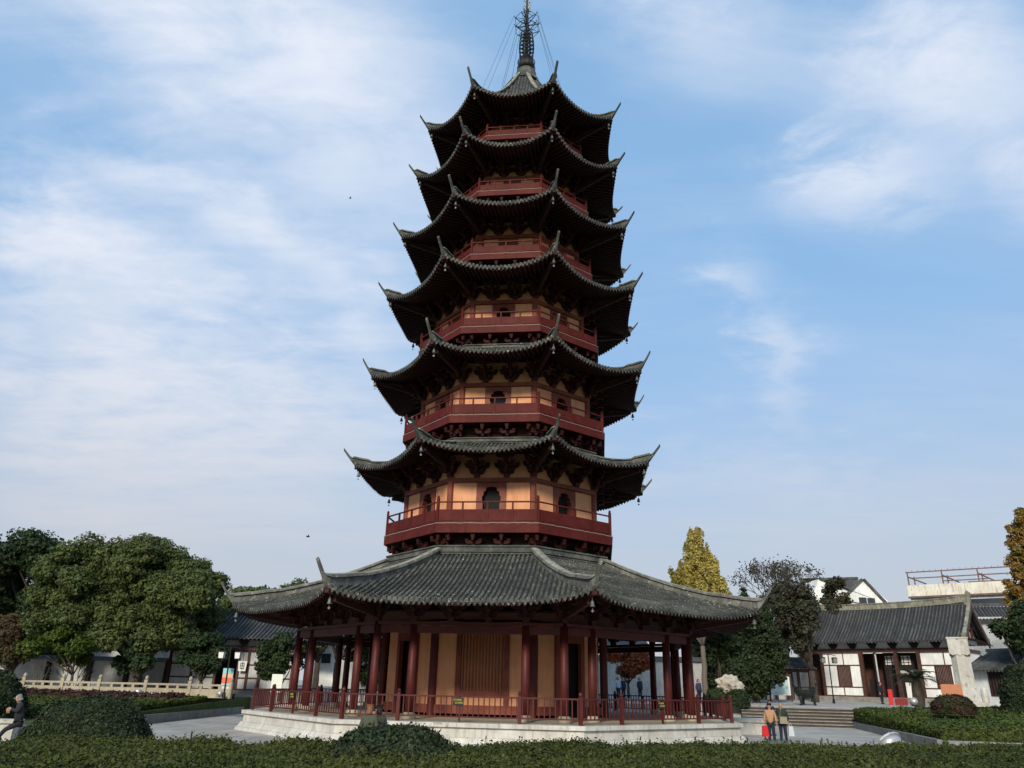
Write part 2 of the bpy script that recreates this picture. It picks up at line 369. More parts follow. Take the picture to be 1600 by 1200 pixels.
def clumps_in(u0_, v0_, u1_, v1_, Y, n, r, dy=2.5, seed=1, squash=.8, shape=None):
    rnd = random.Random(seed); out = []; tries = 0
    while len(out) < n and tries < 4000:
        tries += 1; a, b = rnd.uniform(0, 1), rnd.uniform(0, 1)
        if shape:
            if not shape(a, b): continue
        elif (a-.5)**2*4 + (b-.5)**2*4 > 1: continue
        p = at(u0_+(u1_-u0_)*a, v0_+(v1_-v0_)*b, Y); rr = r*rnd.uniform(.7, 1.3)
        out.append((p.x, Y+rnd.uniform(-dy, dy), p.z, rr, rr*squash))
    return out
def spot(u, Y, z=None):
    p = at(u, 1080, Y); return (p.x, Y, TZ(Y) if z is None else z)

# ------------------------------------------------------------------ the pagoda
PHI = R(-7.35); T8 = math.tan(math.pi/8); C8 = math.cos(math.pi/8)
def shift(z): return .0235*(z-6.5) if z > 6.5 else 0.0          # the old tower leans a little
pag = empty('pagoda', (0, 0, 0), 0, 'seven-storey octagonal brick and timber pagoda with apricot walls and upturned grey tiled eaves', 'pagoda')
FACE = [PHI + R(45*(k-1)) for k in range(8)]                    # k=1 faces the camera
def onfaces(name, mesh, parent, z, faces=range(8), kind=None):
    return [link(name, mesh, parent, (0, 0, 0), FACE[k], kind) for k in faces]

def bracket_mesh(name, mt, h=1.1, out=.9, w=1.0, corner=False):
    m = MB(); s = h/1.1
    def arm(hl, z, y0, th=.13, ht=.17):    # cloud-ended arm parallel to the wall
        hl *= w
        m.prism([(-hl, z+ht), (-hl, z+ht*.55), (-hl*.8, z+ht*.12), (-hl*.55, z), (hl*.55, z), (hl*.8, z+ht*.12), (hl, z+ht*.55), (hl, z+ht)], 'y', y0-th/2, y0+th/2)
        for x in (-hl+.06, 0, hl-.06): m.box((x, y0, z+ht+.055), (.17, .17, .11), top=1.2)
    m.box((0, -.06, .10*s), (.24, .24, .2*s), top=1.25)
    arm(.44, .20*s, -.02); arm(.72, .48*s, -.02)
    arm(.46, .50*s, -out*.45); arm(.56, .80*s, -out*.85)
    dirs = [0] if not corner else [0, R(38), R(-38)]
    for a in dirs:
        c, sn = math.cos(a), math.sin(a); k = 1.12 if a == 0 and corner else 1
        def q(r, z): return (sn*r, -c*r, z)
        m.bar(q(-.05, .28*s), q(out*.52*k, .28*s), .13, .17); m.bar(q(-.05, .58*s), q(out*.92*k, .58*s), .13, .17)
        m.bar(q(.0, .90*s), q(out*1.12*k, .76*s), .12, .17)
        m.box(q(out*.47*k, .42*s), (.18, .18, .12), top=1.2); m.box(q(out*.87*k, .72*s), (.18, .18, .12), top=1.2)
    if corner:
        arm(.30, .20*s, -.25)
    return m.mesh(name, mt)

def small_bracket(name, mt, h, out, w=.5, corner=False):
    m = MB(); m.box((0, -.05, h*.14), (.20, .20, h*.26), top=1.3)
    def arm(hl, z, y0):
        m.prism([(-hl, z+.16), (-hl, z+.09), (-hl*.78, z+.02), (-hl*.5, z), (hl*.5, z), (hl*.78, z+.02), (hl, z+.09), (hl, z+.16)], 'y', y0-.05, y0+.05)
        for x in (-hl+.07, hl-.07): m.box((x, y0, z+.20), (.15, .15, .09), top=1.2)
    arm(w, h*.36, -.02); arm(w*.8, h*.40, -out*.55)
    for a in ([0] if not corner else [0, R(38), R(-38)]):
        c, sn = math.cos(a), math.sin(a)
        def q(r, z): return (sn*r, -c*r, z)
        m.bar(q(-.05, h*.34), q(out*.62, h*.34), .11, .14); m.bar(q(0, h*.66), q(out*1.0, h*.66), .11, .14)
        m.box(q(out*.9, h*.84), (.17, .17, h*.22), top=1.15); m.box(q(out*.55, h*.50), (.16, .16, h*.12), top=1.15)
    return m.mesh(name, mt)

def roof(r_in, z_in, R_e, z_mid, z_cor, R_t, z_t, r_wall, sag, sp, ridge_h, pw, G, seg, upper, thick=.11, rows_as_parts=()):
    """tiled skirt roof; face-local frame: x along the eave, -y outward"""
    r_out = R_e*C8; zc = (z_in+z_mid)/2; dx_ = shift(zc)
    def rout(s): return r_out - sag*(1-s*s)
    def Z(x, r):
        s = min(1, abs(x)/(r*T8+1e-6)); t = max(0, min(1.0, (r-r_in)/(rout(s)-r_in)))
        return .012*mnoise.noise(Vector((x*1.3, r*1.1, z_in))) + z_in - (z_in-z_mid)*G(t) + (z_cor-z_mid)*(s**pw)*(t**2.2)
    def r_end(x):
        r = r_out
        for _ in range(8): r = rout(min(1, abs(x)/(r*T8)))
        return r
    rt = link('roof', None, pag); rt.location = (dx_, 0, 0)
    # bed under the tiles, closed below by the soffit boards
    ns, nt_ = 24, 10; top = []; bot = []
    for j in range(nt_+1):
        t = j/nt_; rowt = []; rowb = []
        for i in range(ns+1):
            s = -1+2*i/ns; r = r_in + (rout(s)-r_in)*t; x = s*r*T8; rowt.append((x, -r, Z(x, r)-.02))
            rw = r_wall + (rout(s)-r_wall)*t; zz_e = Z(s*rout(s)*T8, rout(s))
            zs_ = zz_e - thick + (1-t)*(rout(s)-r_wall)*.27 - (1-t)*(zz_e-z_mid)*.8
            rowb.append((s*rw*T8, -rw, zs_))
        top.append(rowt); bot.append(rowb)
    m = MB()
    for k in range(8):
        m.m = Matrix.Rotation(FACE[k], 4, 'Z'); m.grid(top)
    me = m.mesh('roof', TILEB, smooth=False, fix=False)
    rt2 = bpy.data.objects.new('roof', me); col.objects.link(rt2); rt2.parent = pag; rt2.location = (dx_, 0, 0)
    bpy.data.objects.remove(rt); rt = rt2
    m = MB(); m.grid(bot); e0 = [p for p in top[-1]]; m.grid([top[-1], bot[-1]])
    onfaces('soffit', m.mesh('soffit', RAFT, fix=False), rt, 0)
    # rafters
    m = MB(); wmax = r_out*T8; n = int(2*wmax/.24)
    for i in range(n+1):
        x = -wmax+2*wmax*i/n; re = r_end(x)-.05; s = min(1, abs(x)/(re*T8)); ze = Z(x, re) - thick - .05
        ra = max(r_wall, abs(x)/T8); 
        if re-ra < .15: continue
        za = ze + (re-ra)*.27 - min(1, (re-ra)/(rout(s)-r_wall))*(ze+thick+.05-z_mid)*.8
        m.bar((x, -re, ze), (x, -ra, za), .09, .10)
    onfaces('rafter', m.mesh('rafter', RAFT), rt, 0, kind='stuff')
    # tile rows: overlapping half-round tiles running down to a round end tile
    def row(m, x, rad=.072):
        ra = max(r_in, abs(x)/T8 + .05); re = r_end(x) + .03
        if re-ra < .12: return
        nseg = max(1, int((re-ra)/seg)); prev = None
        for j in range(nseg):
            a = ra+(re-ra)*j/nseg; b = ra+(re-ra)*(j+1)/nseg
            pa = [(x+rad*.86*math.cos(th), -a, Z(x, a)+rad*.86*math.sin(th)+.0) for th in (0, math.pi*.27, math.pi*.73, math.pi)]
            jit = random.uniform(-.008, .008)
            pb = [(x+jit+rad*math.cos(th), -b, Z(x, b)+rad*1.08*math.sin(th)+.012) for th in (0, math.pi*.27, math.pi*.73, math.pi)]
            m.add(pa+pb, [(0, 1, 5, 4), (1, 2, 6, 5), (2, 3, 7, 6), (4, 5, 6, 7)])
        z = Z(x, re)+.015
        m.add([(x+rad*1.35*math.cos(i*math.pi/3), -re-.012, z+rad*1.35*math.sin(i*math.pi/3)) for i in range(6)] +
              [(x+rad*1.25*math.cos(i*math.pi/3), -re+.03, z+rad*1.25*math.sin(i*math.pi/3)) for i in range(6)],
              [tuple(range(6))] + [(i, 6+i, 6+(i+1) % 6, (i+1) % 6) for i in range(6)])
        # drip tile beside it
        x2 = x+sp/2; re2 = r_end(x2)+.02
        if abs(x2) < wmax-.1:
            z2 = Z(x2, re2)
            m.add([(x2-sp*.34, -re2, z2), (x2+sp*.34, -re2, z2), (x2+sp*.28, -re2-.01, z2-.12), (x2, -re2-.015, z2-.20), (x2-sp*.28, -re2-.01, z2-.12)], [(0, 1, 2, 3, 4)])
    n = int(2*wmax/sp); xs_ = [(i-(n-1)/2)*sp for i in range(n)]
    if rows_as_parts:
        for x in xs_:
            m = MB(); row(m, x)
            if m.v:
                me = m.mesh('tile_row', TILE, fix=False); onfaces('tile_row', me, rt, 0, rows_as_parts)
    rest = [k for k in range(8) if k not in rows_as_parts]
    if rest:
        m = MB()
        for x in xs_: row(m, x)
        onfaces('roof_tiles', m.mesh('roof_tiles', TILE, fix=False), rt, 0, rest, kind='stuff')
    # wall ridge
    if ridge_h:
        m = MB(); w = r_in*T8; x0 = w+.03
        m.box((0, -r_in-.02, z_in+ridge_h*.42), (2*w+.03, .26, ridge_h*.84)); m.box((0, -r_in-.03, z_in+ridge_h*.92), (2*w+.10, .36, ridge_h*.16+.002))
        m.box((0, -r_in-.06, z_in+ridge_h*.30), (2*w+.07, .30, .05))
        onfaces('wall_ridge', m.mesh('wall_ridge', RIDGE), rt, 0)
    # hip ridge with the flying tip, in a frame whose -y points along the corner
    def hip(Rv): r = Rv*C8; return Z(r*T8, r)
    h0 = .30 if not upper else .25; path = []; n = 14; Ra = r_in/C8
    for i in range(n+1):
        Rv = Ra+(R_e-.05-Ra)*i/n; path.append((Rv, hip(Rv)))
    Rl, zl = path[-1]
    for i in range(1, 8):
        t = i/7; Rv = Rl+(R_t-Rl)*t; zz = zl + h0*.5*t + (z_t-zl-h0*.5)*(t**1.22); path.append((Rv, zz))
    m = MB(); rings = []
    for i, (Rv, z) in enumerate(path):
        t = max(0, (i-n)/7); tq = min(1, t*2.3); wd = (.15 if upper else .19)*(1-tq*.58); hh = h0*(1-tq*.62) + (.02 if upper else .05)*(1-tq)
        if t == 0 and upper: hh *= .75+.25*(i/n)
        if n-4 < i <= n+1: hh += .10 if upper else .06
        cap = wd*1.25
        rings.append([(-wd*.75, z-.08*(1-t)), (-wd*.75, z+hh*.7), (-cap, z+hh*.72), (-cap*.85, z+hh), (cap*.85, z+hh), (cap, z+hh*.72), (wd*.75, z+hh*.7), (wd*.75, z-.08*(1-t))])
    vs = []; fs = []
    for (Rv, z), rg in zip(path, rings): vs += [(x, -Rv, zz) for x, zz in rg]
    for i in range(len(path)-1):
        for j in range(8): fs.append((i*8+j, i*8+(j+1) % 8, (i+1)*8+(j+1) % 8, (i+1)*8+j))
    fs.append(tuple(range(8))); fs.append(tuple(range((len(path)-1)*8+7, (len(path)-1)*8-1, -1))); m.add(vs, fs)
    me = m.mesh('hip_ridge', RIDGE if upper else RIDGEL)
    mc = MB(); vs = []; fs = []
    for i, ((Rv, z), rg) in enumerate(zip(path, rings)):
        w_ = rg[4][0]*.9; zt_ = rg[4][1]+.005; vs += [(-w_, -Rv, zt_), (0, -Rv, zt_+.045), (w_, -Rv, zt_)]
    for i in range(len(path)-1): fs += [(i*3, i*3+1, i*3+4, i*3+3), (i*3+1, i*3+2, i*3+5, i*3+4)]
    mc.add(vs, fs); mec = mc.mesh('ridge_capping', RIDGEC)
    # corner beam under the hip
    mb = MB(); ze = hip(R_e-.05)-.16
    mb.bar((0, -(R_e-.04), ze+.02), (0, -(r_wall/C8), ze-.9*(z_cor-z_mid)+.05*(R_e-r_wall)), .20, .26)
    mb.bar((0, -(R_e-.55), ze-.30), (0, -(r_wall/C8), ze-.9*(z_cor-z_mid)-.25), .17, .2)
    meb = mb.mesh('corner_beam', DRED if not upper else RAFT)
    for k in range(8):
        link('hip_ridge', me, rt, (0, 0, 0), FACE[k]+R(22.5)); link('ridge_capping', mec, rt, (0, 0, 0), FACE[k]+R(22.5)); link('corner_beam', meb, rt, (0, 0, 0), FACE[k]+R(22.5))
    return rt, R_e, ze, dx_

Gsoft = lambda t: 1.28*t-.28*t*t
Gtop = lambda t: 1-(1-t)**1.6
roofs = []
roofs.append(roof(5.62, 7.97, 13.61, 5.16, 5.66, 14.25, 6.50, 9.5, .22, .215, .42, 4.0, Gsoft, .27, False, rows_as_parts=(0, 1, 2)))
UP = [  # r_in, z_in, R_e, z_mid, z_cor, R_t, z_t, r_wall
    (5.00, 13.72, 8.58, 12.66, 13.22, 9.22, 13.92, 5.10), (4.62, 19.20, 8.28, 17.95, 18.55, 8.83, 19.38, 4.70),
    (4.30, 24.25, 7.95, 23.00, 23.76, 8.50, 24.46, 4.32), (4.00, 28.85, 7.50, 27.42, 28.04, 8.06, 28.80, 3.98),
    (3.70, 33.15, 6.98, 31.90, 32.76, 7.52, 33.38, 3.65)]
for (ri, zi, Re, zm, zc_, Rt, zt, rw) in UP:
    roofs.append(roof(ri, zi, Re, zm, zc_, Rt, zt, rw, .30, .215, .30, 2.4, Gsoft, .3, True))
roofs.append(roof(.78, 42.45, 6.62, 35.98, 36.66, 7.22, 37.48, 3.35, .30, .215, 0, 2.4, Gtop, .3, True))

# storeys: walls, doors, windows, columns
def arch_outline(w, z0, z1):
    # multi-cusped head of the doorways
    h = z1-z0; pts = [(-w*.90, z0), (-w*.90, z0+h*.60), (-w, z0+h*.66), (-w*.98, z0+h*.76), (-w*.84, z0+h*.79), (-w*.84, z0+h*.87), (-w*.60, z0+h*.90), (-w*.56, z0+h*.98), (0, z1)]
    return pts + [(-x, z) for x, z in pts[-2::-1]]
def storey(i, zf, Rw, zb, z_top, kinds, zr_in, dim=1.0):
    """zf floor, zb underside of the head beam, z_top soffit, zr_in where the roof below meets the wall"""
    r = Rw*C8; hw = r*T8; dxs = shift((zf+zb)/2)
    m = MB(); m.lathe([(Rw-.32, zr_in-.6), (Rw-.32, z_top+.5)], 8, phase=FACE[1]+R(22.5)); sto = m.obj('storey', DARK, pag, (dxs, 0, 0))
    cw = .15; W2 = hw-.10
    for k in range(8):
        kd = kinds[k % 2]
        def fobj(nm, mm, mt_): return link(nm, mm.mesh(nm, mt_), sto, (0, 0, 0), FACE[k])
        if ('cache', i, kd) not in cache:
            c = {}; a0, a1 = -W2*.36, W2*.36; oz = zb-.14
            mm = MB(); mm.box((-(W2+hw*.36)/2-.0, -r+.08, (zf+zb)/2), (W2-hw*.36, .12, zb-zf-.004)); c['wall_panel'] = (mm.mesh('wall_panel', ORANGE),)
            mm = MB(); mm.box(((W2+hw*.36)/2+.0, -r+.08, (zf+zb)/2), (W2-hw*.36, .12, zb-zf-.004)); c['wall_panel'] += (mm.mesh('wall_panel', ORANGE),)
            # red surround with the opening
            mm = MB(); ow = hw*.225
            if kd == 'door':
                outl = arch_outline(ow, zf, oz-.08); n_ = len(outl)
                outer = [(-hw*.36, zf)] + [(-hw*.36, zf+(zb-zf)*q) for q in (.55, .66, .76)] + [(-hw*.36, zb), (-hw*.3, zb), (-hw*.2, zb), (-hw*.1, zb), (0, zb)]
                outer = outer[:9]; outer = outer + [(-x, z) for x, z in outer[-2::-1]]
                vs = []; fs = []
                for (x, z) in outer: vs.append((x, -r-.02, z))
                for (x, z) in outl: vs.append((x, -r-.02, z))
                for (x, z) in outl: vs.append((x, -r+.5, z))
                N_ = len(outer)
                for q in range(N_-1): fs.append((q, q+1, N_+q+1, N_+q)); fs.append((N_+q, N_+q+1, 2*N_+q+1, 2*N_+q))
                mm.add(vs, fs); c['door_frame'] = (mm.mesh('door_frame', REDW),)
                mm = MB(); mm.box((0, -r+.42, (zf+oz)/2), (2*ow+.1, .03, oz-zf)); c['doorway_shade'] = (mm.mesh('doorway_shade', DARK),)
            else:
                ww = hw*.30; z0 = zf+.55*(zb-zf)/2.2; z1 = zb-.2
                for (cx, cz, sx, sz) in ((-(ww+hw*.36)/2, (zf+zb)/2, hw*.06, zb-zf), ((ww+hw*.36)/2, (zf+zb)/2, hw*.06, zb-zf), (0, (zf+z0)/2, 2*ww, z0-zf), (0, (z1+zb)/2, 2*ww, zb-z1)):
                    mm.box((cx, -r+.04, cz), (sx, .14, sz))
                c['window_frame'] = (mm.mesh('window_frame', REDW),)
                mm = MB(); mm.box((0, -r+.16, (z0+z1)/2), (2*ww, .04, z1-z0)); c['window_back'] = (mm.mesh('window_back', ORANGE),)
                nb_ = 11
                mm = MB(); mm.box((0, 0, 0), (ww*2/nb_*.5, .05, z1-z0)); bar = mm.mesh('lattice_bar', REDW)
                c['_bars'] = [(-ww+(q+.5)*2*ww/nb_, -r+.02, (z0+z1)/2) for q in range(nb_)]; c['_bar'] = bar
            mm = MB(); mm.box((0, -r-.02, zb+.11), (2*hw-.16, .20, .215)); c['head_beam'] = (mm.mesh('head_beam', REDW),)
            mm = MB(); mm.box((0, -r+.12, (zb+.22+z_top)/2), (2*hw-.10, .10, z_top-zb-.22)); c['frieze'] = (mm.mesh('frieze', ORANGE),)
            if zr_in < zf-.3:
                mm = MB(); mm.box((0, -r+.16, (zr_in-.3+zf)/2), (2*hw-.1, .10, zf-zr_in+.3)); c['plinth_wall'] = (mm.mesh('plinth_wall', ORANGE),)
            cache[('cache', i, kd)] = c
        c = cache[('cache', i, kd)]
        for nm, ms in c.items():
            if nm[0] == '_': continue
            for me in ms: link(nm, me, sto, (0, 0, 0), FACE[k])
        if '_bar' in c:
            for p in c['_bars']:
                q = Matrix.Rotation(FACE[k], 4, 'Z') @ Vector(p); link('lattice_bar', c['_bar'], sto, q, FACE[k])
    mm = MB(); mm.lathe([(.16, zr_in-.3), (.16, zb+.22), (.19, zb+.24), (.19, zb+.30)], 10, (0, -Rw+.02, 0)); me = mm.mesh('column', REDW)
    for k in range(8): link('column', me, sto, (0, 0, 0), FACE[k]+R(22.5))
    # eave brackets
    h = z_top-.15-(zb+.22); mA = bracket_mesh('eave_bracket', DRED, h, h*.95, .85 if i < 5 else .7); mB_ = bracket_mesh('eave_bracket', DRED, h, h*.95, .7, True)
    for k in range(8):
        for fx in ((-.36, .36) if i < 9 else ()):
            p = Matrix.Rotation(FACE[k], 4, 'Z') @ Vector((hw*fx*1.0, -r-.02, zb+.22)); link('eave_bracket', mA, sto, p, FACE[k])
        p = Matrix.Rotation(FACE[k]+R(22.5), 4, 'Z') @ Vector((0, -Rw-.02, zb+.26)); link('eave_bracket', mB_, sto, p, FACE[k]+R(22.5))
    return sto
cache = {}
def balcony(i, zb, Rb, Rw, kH, zlow):
    dxs = shift(zb); r = Rb*C8; hw = r*T8; f_, p_, o_ = .46*kH, .66*kH, .42*kH
    m = MB(); m.lathe([(Rb-.12, zb+.06), (Rb-.12, zb+f_-.02)], 8, phase=FACE[1]+R(22.5)); bo = m.obj('balcony', REDB, pag, (dxs, 0, 0))
    def polyface(y, z0, z1, th, nm, mt_, inset=0.0):
        mm = MB(); wI = (y-th)*T8; wO = y*T8
        mm.add([(-wO+inset, -y, z0), (wO-inset, -y, z0), (wI-inset, -y+th, z0), (-wI+inset, -y+th, z0), (-wO+inset, -y, z1), (wO-inset, -y, z1), (wI-inset, -y+th, z1), (-wI+inset, -y+th, z1)],
               [(0, 1, 5, 4), (1, 2, 6, 5), (2, 3, 7, 6), (3, 0, 4, 7), (0, 3, 2, 1), (4, 5, 6, 7)])
        onfaces(nm, mm.mesh(nm, mt_), bo, 0)
    polyface(r, zb, zb+f_-.03, .10, 'fascia', REDB)
    polyface(r-.05, zb+f_-.03, zb+f_+.03, .10, 'sill_rail', REDB)
    # boarded panels between the posts
    npan = 4; pw_ = 2*(r-.10)*T8/npan
    mm = MB(); mm.box((0, 0, 0), (pw_-.09, .045, p_-.07)); mm.box((0, -.03, 0), (pw_-.30, .02, p_-.26)); pm = mm.mesh('panel', REDB)
    mm = MB(); mm.box((0, 0, 0), (.075, .09, p_+o_)); pp = mm.mesh('post', REDB)
    mm = MB(); mm.box((0, 0, 0), (.12, .12, p_+o_+.16)); mm.lathe([(.045, 0), (.07, .04), (.05, .10), (.015, .14)], 8, (0, 0, (p_+o_+.16)/2)); pc = mm.mesh('corner_post', REDB)
    for k in range(8):
        Mx = Matrix.Rotation(FACE[k], 4, 'Z')
        for q in range(npan):
            x = (q-(npan-1)/2)*pw_; link('panel', pm, bo, Mx @ Vector((x, -(r-.10), zb+f_+p_/2)), FACE[k])
            if q: link('post', pp, bo, Mx @ Vector((x-pw_/2, -(r-.10), zb+f_+(p_+o_)/2)), FACE[k])
        link('corner_post', pc, bo, Matrix.Rotation(FACE[k]+R(22.5), 4, 'Z') @ Vector((0, -(r-.10)/C8, zb+f_+(p_+o_+.16)/2)), FACE[k]+R(22.5))
    polyface(r-.075, zb+f_+p_-.05, zb+f_+p_+.02, .06, 'middle_rail', REDB, .05)
    polyface(r-.06, zb+f_+p_+o_-.06, zb+f_+p_+o_, .08, 'handrail', REDB, .05)
    # string of fairy-light cable pinned along the fascia
    mm = MB(); wI = (r+.02)*T8; nn = 26
    mm.tube([(-wI+2*wI*j/nn, -r-.02, zb+f_+.0+random.uniform(-.018, .012)) for j in range(nn+1)], .017, 4)
    onfaces('light_string', mm.mesh('light_string', LSTR), bo, 0)
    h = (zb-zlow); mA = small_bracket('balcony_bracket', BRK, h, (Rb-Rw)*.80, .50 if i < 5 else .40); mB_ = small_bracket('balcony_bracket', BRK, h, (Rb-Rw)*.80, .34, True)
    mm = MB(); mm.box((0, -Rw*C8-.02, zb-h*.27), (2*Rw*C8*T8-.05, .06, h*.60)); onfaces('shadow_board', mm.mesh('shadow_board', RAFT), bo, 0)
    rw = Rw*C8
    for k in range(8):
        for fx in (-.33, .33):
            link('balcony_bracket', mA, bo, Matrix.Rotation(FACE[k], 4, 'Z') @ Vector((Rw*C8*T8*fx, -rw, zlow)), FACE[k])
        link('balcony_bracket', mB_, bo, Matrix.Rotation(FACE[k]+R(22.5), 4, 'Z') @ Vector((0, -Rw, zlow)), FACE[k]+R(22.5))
LSTR = mat('pale_cable', (.42, .38, .32), .6, .2, 8)
SPEC = [  # floor, fascia bottom, R balcony, R wall, beam underside, soffit, rail scale, roof-below z, kinds (odd faces look at the camera)
    (2, 8.96, 6.53, 5.50, 11.66, 13.15, 1.00, 8.3, ('door', 'door')),
    (3, 14.70, 6.09, 5.07, 17.00, 18.45, .90, 14.0, ('door', 'door')),
    (4, 19.99, 5.68, 4.65, 22.20, 23.50, .84, 19.45, ('window', 'door')),
    (5, 24.85, 5.28, 4.28, 26.75, 27.95, .79, 24.5, ('door', 'window')),
    (6, 29.44, 4.99, 3.93, 31.20, 32.40, .73, 29.1, ('window', 'door')),
    (7, 33.95, 4.55, 3.58, 35.25, 36.45, .68, 33.4, ('door', 'window'))]
for (i, zb, Rb, Rw, zbm, zt, kH, zl, kd) in SPEC:
    storey(i, zb+.46*kH, Rw, zbm, zt, kd, zl)
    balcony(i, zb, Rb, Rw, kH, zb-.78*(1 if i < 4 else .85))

# ground storey: core walls inside an open colonnade
GZ = .85; CZ = 5.0
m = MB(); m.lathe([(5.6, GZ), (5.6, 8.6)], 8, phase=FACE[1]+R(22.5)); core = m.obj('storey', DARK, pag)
rc = 5.94*C8; hwc = rc*T8
cw_, cb = hwc*.98, GZ
for k in range(8):
    P_ = Matrix.Rotation(FACE[k], 4, 'Z')
    if k % 2 == 1:   # lattice window in the middle
        parts = [('wall_panel', [((-hwc*.74, -rc+.08, 2.95), (hwc*.40, .12, 3.9)), ], ORANGE), ('wall_panel', [((hwc*.74, -rc+.08, 2.95), (hwc*.40, .12, 3.9))], ORANGE),
                 ('window_frame', [((-hwc*.49, -rc, 2.95), (hwc*.10, .18, 3.9)), ((hwc*.49, -rc, 2.95), (hwc*.10, .18, 3.9)), ((0, -rc, 1.80), (hwc*.88, .16, .22)), ((0, -rc, 4.62), (hwc*.88, .16, .5))], REDW),
                 ('window_back', [((0, -rc+.14, 3.1), (hwc*.88, .04, 2.6))], ORANGE), ('apron_panel', [((0, -rc+.06, 1.50), (hwc*.88, .10, .36))], ORANGE),
                 ('base_rail', [((0, -rc-.02, 1.14), (2*hwc-.2, .2, .36))], REDW)]
    else:            # doorway
        parts = [('wall_panel', [((-hwc*.62, -rc+.08, 2.95), (hwc*.44, .12, 3.9))], ORANGE), ('wall_panel', [((hwc*.62, -rc+.08, 2.95), (hwc*.44, .12, 3.9))], ORANGE),
                 ('door_frame', [((-hwc*.35, -rc, 2.85), (hwc*.10, .22, 4.0)), ((hwc*.35, -rc, 2.85), (hwc*.10, .22, 4.0)), ((0, -rc, 4.5), (hwc*.60, .2, .8))], REDW),
                 ('base_rail', [((-hwc*.66, -rc-.02, 1.14), (hwc*.50, .2, .36))], REDW), ('base_rail', [((hwc*.66, -rc-.02, 1.14), (hwc*.50, .2, .36))], REDW)]
    for nm, bxs, mt_ in parts:
        key = ('g', nm, k % 2, bxs[0][0], len(bxs))
        if key not in cache:
            mm = MB(); [mm.box(a, b) for a, b in bxs]; cache[key] = mm.mesh(nm, mt_)
        link(nm, cache[key], core, (0, 0, 0), FACE[k])
    if k % 2 == 1:
        if 'gbar' not in cache:
            mm = MB(); mm.box((0, 0, 0), (.055, .07, 2.5)); cache['gbar'] = mm.mesh('lattice_bar', REDW)
        for q in range(13): link('lattice_bar', cache['gbar'], core, P_ @ Vector((hwc*.88*(q-6)/13.5, -rc+.03, 3.13)), FACE[k])
mm = MB(); mm.lathe([(.19, GZ), (.19, 4.9)], 12, (0, -5.95, 0)); me = mm.mesh('column', RED)
for k in range(8): link('column', me, core, (0, 0, 0), FACE[k]+R(22.5))
# veranda ceiling and upper wall
m = MB(); m.lathe([(10.0, CZ), (10.0, CZ+.08)], 8, phase=FACE[1]+R(22.5)); m.obj('veranda_ceiling', RAFT, core)
Rc = 10.2; re_ = Rc*C8; hwv = re_*T8
mm = MB(); mm.lathe([(.175, .25), (.18, 1.5), (.165, 3.62)], 14); mcol = mm.mesh('veranda_column', RED, smooth=False)
for p in mcol.polygons: p.use_smooth = abs(p.normal.z) < .5
mm = MB(); mm.lathe([(.27, 0), (.29, .06), (.27, .17), (.20, .25)], 14); mbase = mm.mesh('column_base', STONEY)
mm = MB(); mm.box((0, -re_, 4.28), (2*hwv-.30, .17, .30)); mm.box((0, -re_, 4.52), (2*hwv-.06, .30, .13)); mbeam = mm.mesh('veranda_beam', RED)
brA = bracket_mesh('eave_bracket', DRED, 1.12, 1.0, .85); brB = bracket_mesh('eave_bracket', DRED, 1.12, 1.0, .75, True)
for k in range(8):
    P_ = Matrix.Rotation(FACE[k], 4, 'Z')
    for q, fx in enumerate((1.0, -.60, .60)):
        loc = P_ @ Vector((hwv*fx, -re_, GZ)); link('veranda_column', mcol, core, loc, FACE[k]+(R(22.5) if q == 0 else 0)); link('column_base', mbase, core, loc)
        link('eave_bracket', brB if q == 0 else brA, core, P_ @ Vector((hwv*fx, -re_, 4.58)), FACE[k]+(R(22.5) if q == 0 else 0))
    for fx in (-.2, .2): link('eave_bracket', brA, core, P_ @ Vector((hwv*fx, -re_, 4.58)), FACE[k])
    link('veranda_beam', mbeam, core, (0, 0, 0), FACE[k])

# spire
SX = shift(45)
m = MB(); m.lathe([(1.05, 42.2), (.90, 42.62), (.78, 42.66), (.74, 43.2), (.60, 43.35), (.64, 43.45), (.50, 43.6)], 16); sp_ = m.obj('spire', RIDGE, pag, (SX, 0, 0), smooth=False)
m = MB(); m.lathe([(.14, 43.4), (.13, 47.5), (.10, 49.0), (.085, 51.2), (.03, 52.6)], 10); m.obj('mast', IRON, sp_)
m = MB(); m.lathe([(.44, 43.6), (.56, 43.72), (.60, 44.0), (.55, 44.35), (.40, 44.45)], 14); m.obj('lotus_bowl', IRON, sp_)
for zz, rr in ((43.75, .64), (44.32, .62)):
    m = MB(); m.tube([(rr*math.cos(a*math.pi/10), rr*math.sin(a*math.pi/10), zz) for a in range(21)], .035, 5); m.obj('bowl_ring', IRON, sp_)
for j in range(8):
    zz = 44.62+j*.345; rr = .40+.14*math.sin(math.pi*(j+.8)/8.2)
    m = MB(); m.tube([(rr*math.cos(a*math.pi/12), rr*math.sin(a*math.pi/12), zz) for a in range(25)], .035, 5)
    m.tube([(rr*.45*math.cos(a*math.pi/8), rr*.45*math.sin(a*math.pi/8), zz) for a in range(17)], .04, 5)
    for a in range(8):
        c, s = math.cos(a*math.pi/4), math.sin(a*math.pi/4); m.bar((c*.1, s*.1, zz), (c*rr, s*rr, zz), .03)
        c2, s2 = math.cos((a+.5)*math.pi/4), math.sin((a+.5)*math.pi/4); m.bar((c*rr, s*rr, zz), (c2*rr, s2*rr, zz+.15), .025); m.bar((c2*rr, s2*rr, zz+.15), (c*rr*.97, s*rr*.97, zz+.3), .025)
    m.obj('wheel_ring', IRON, sp_)
arm_tips = []
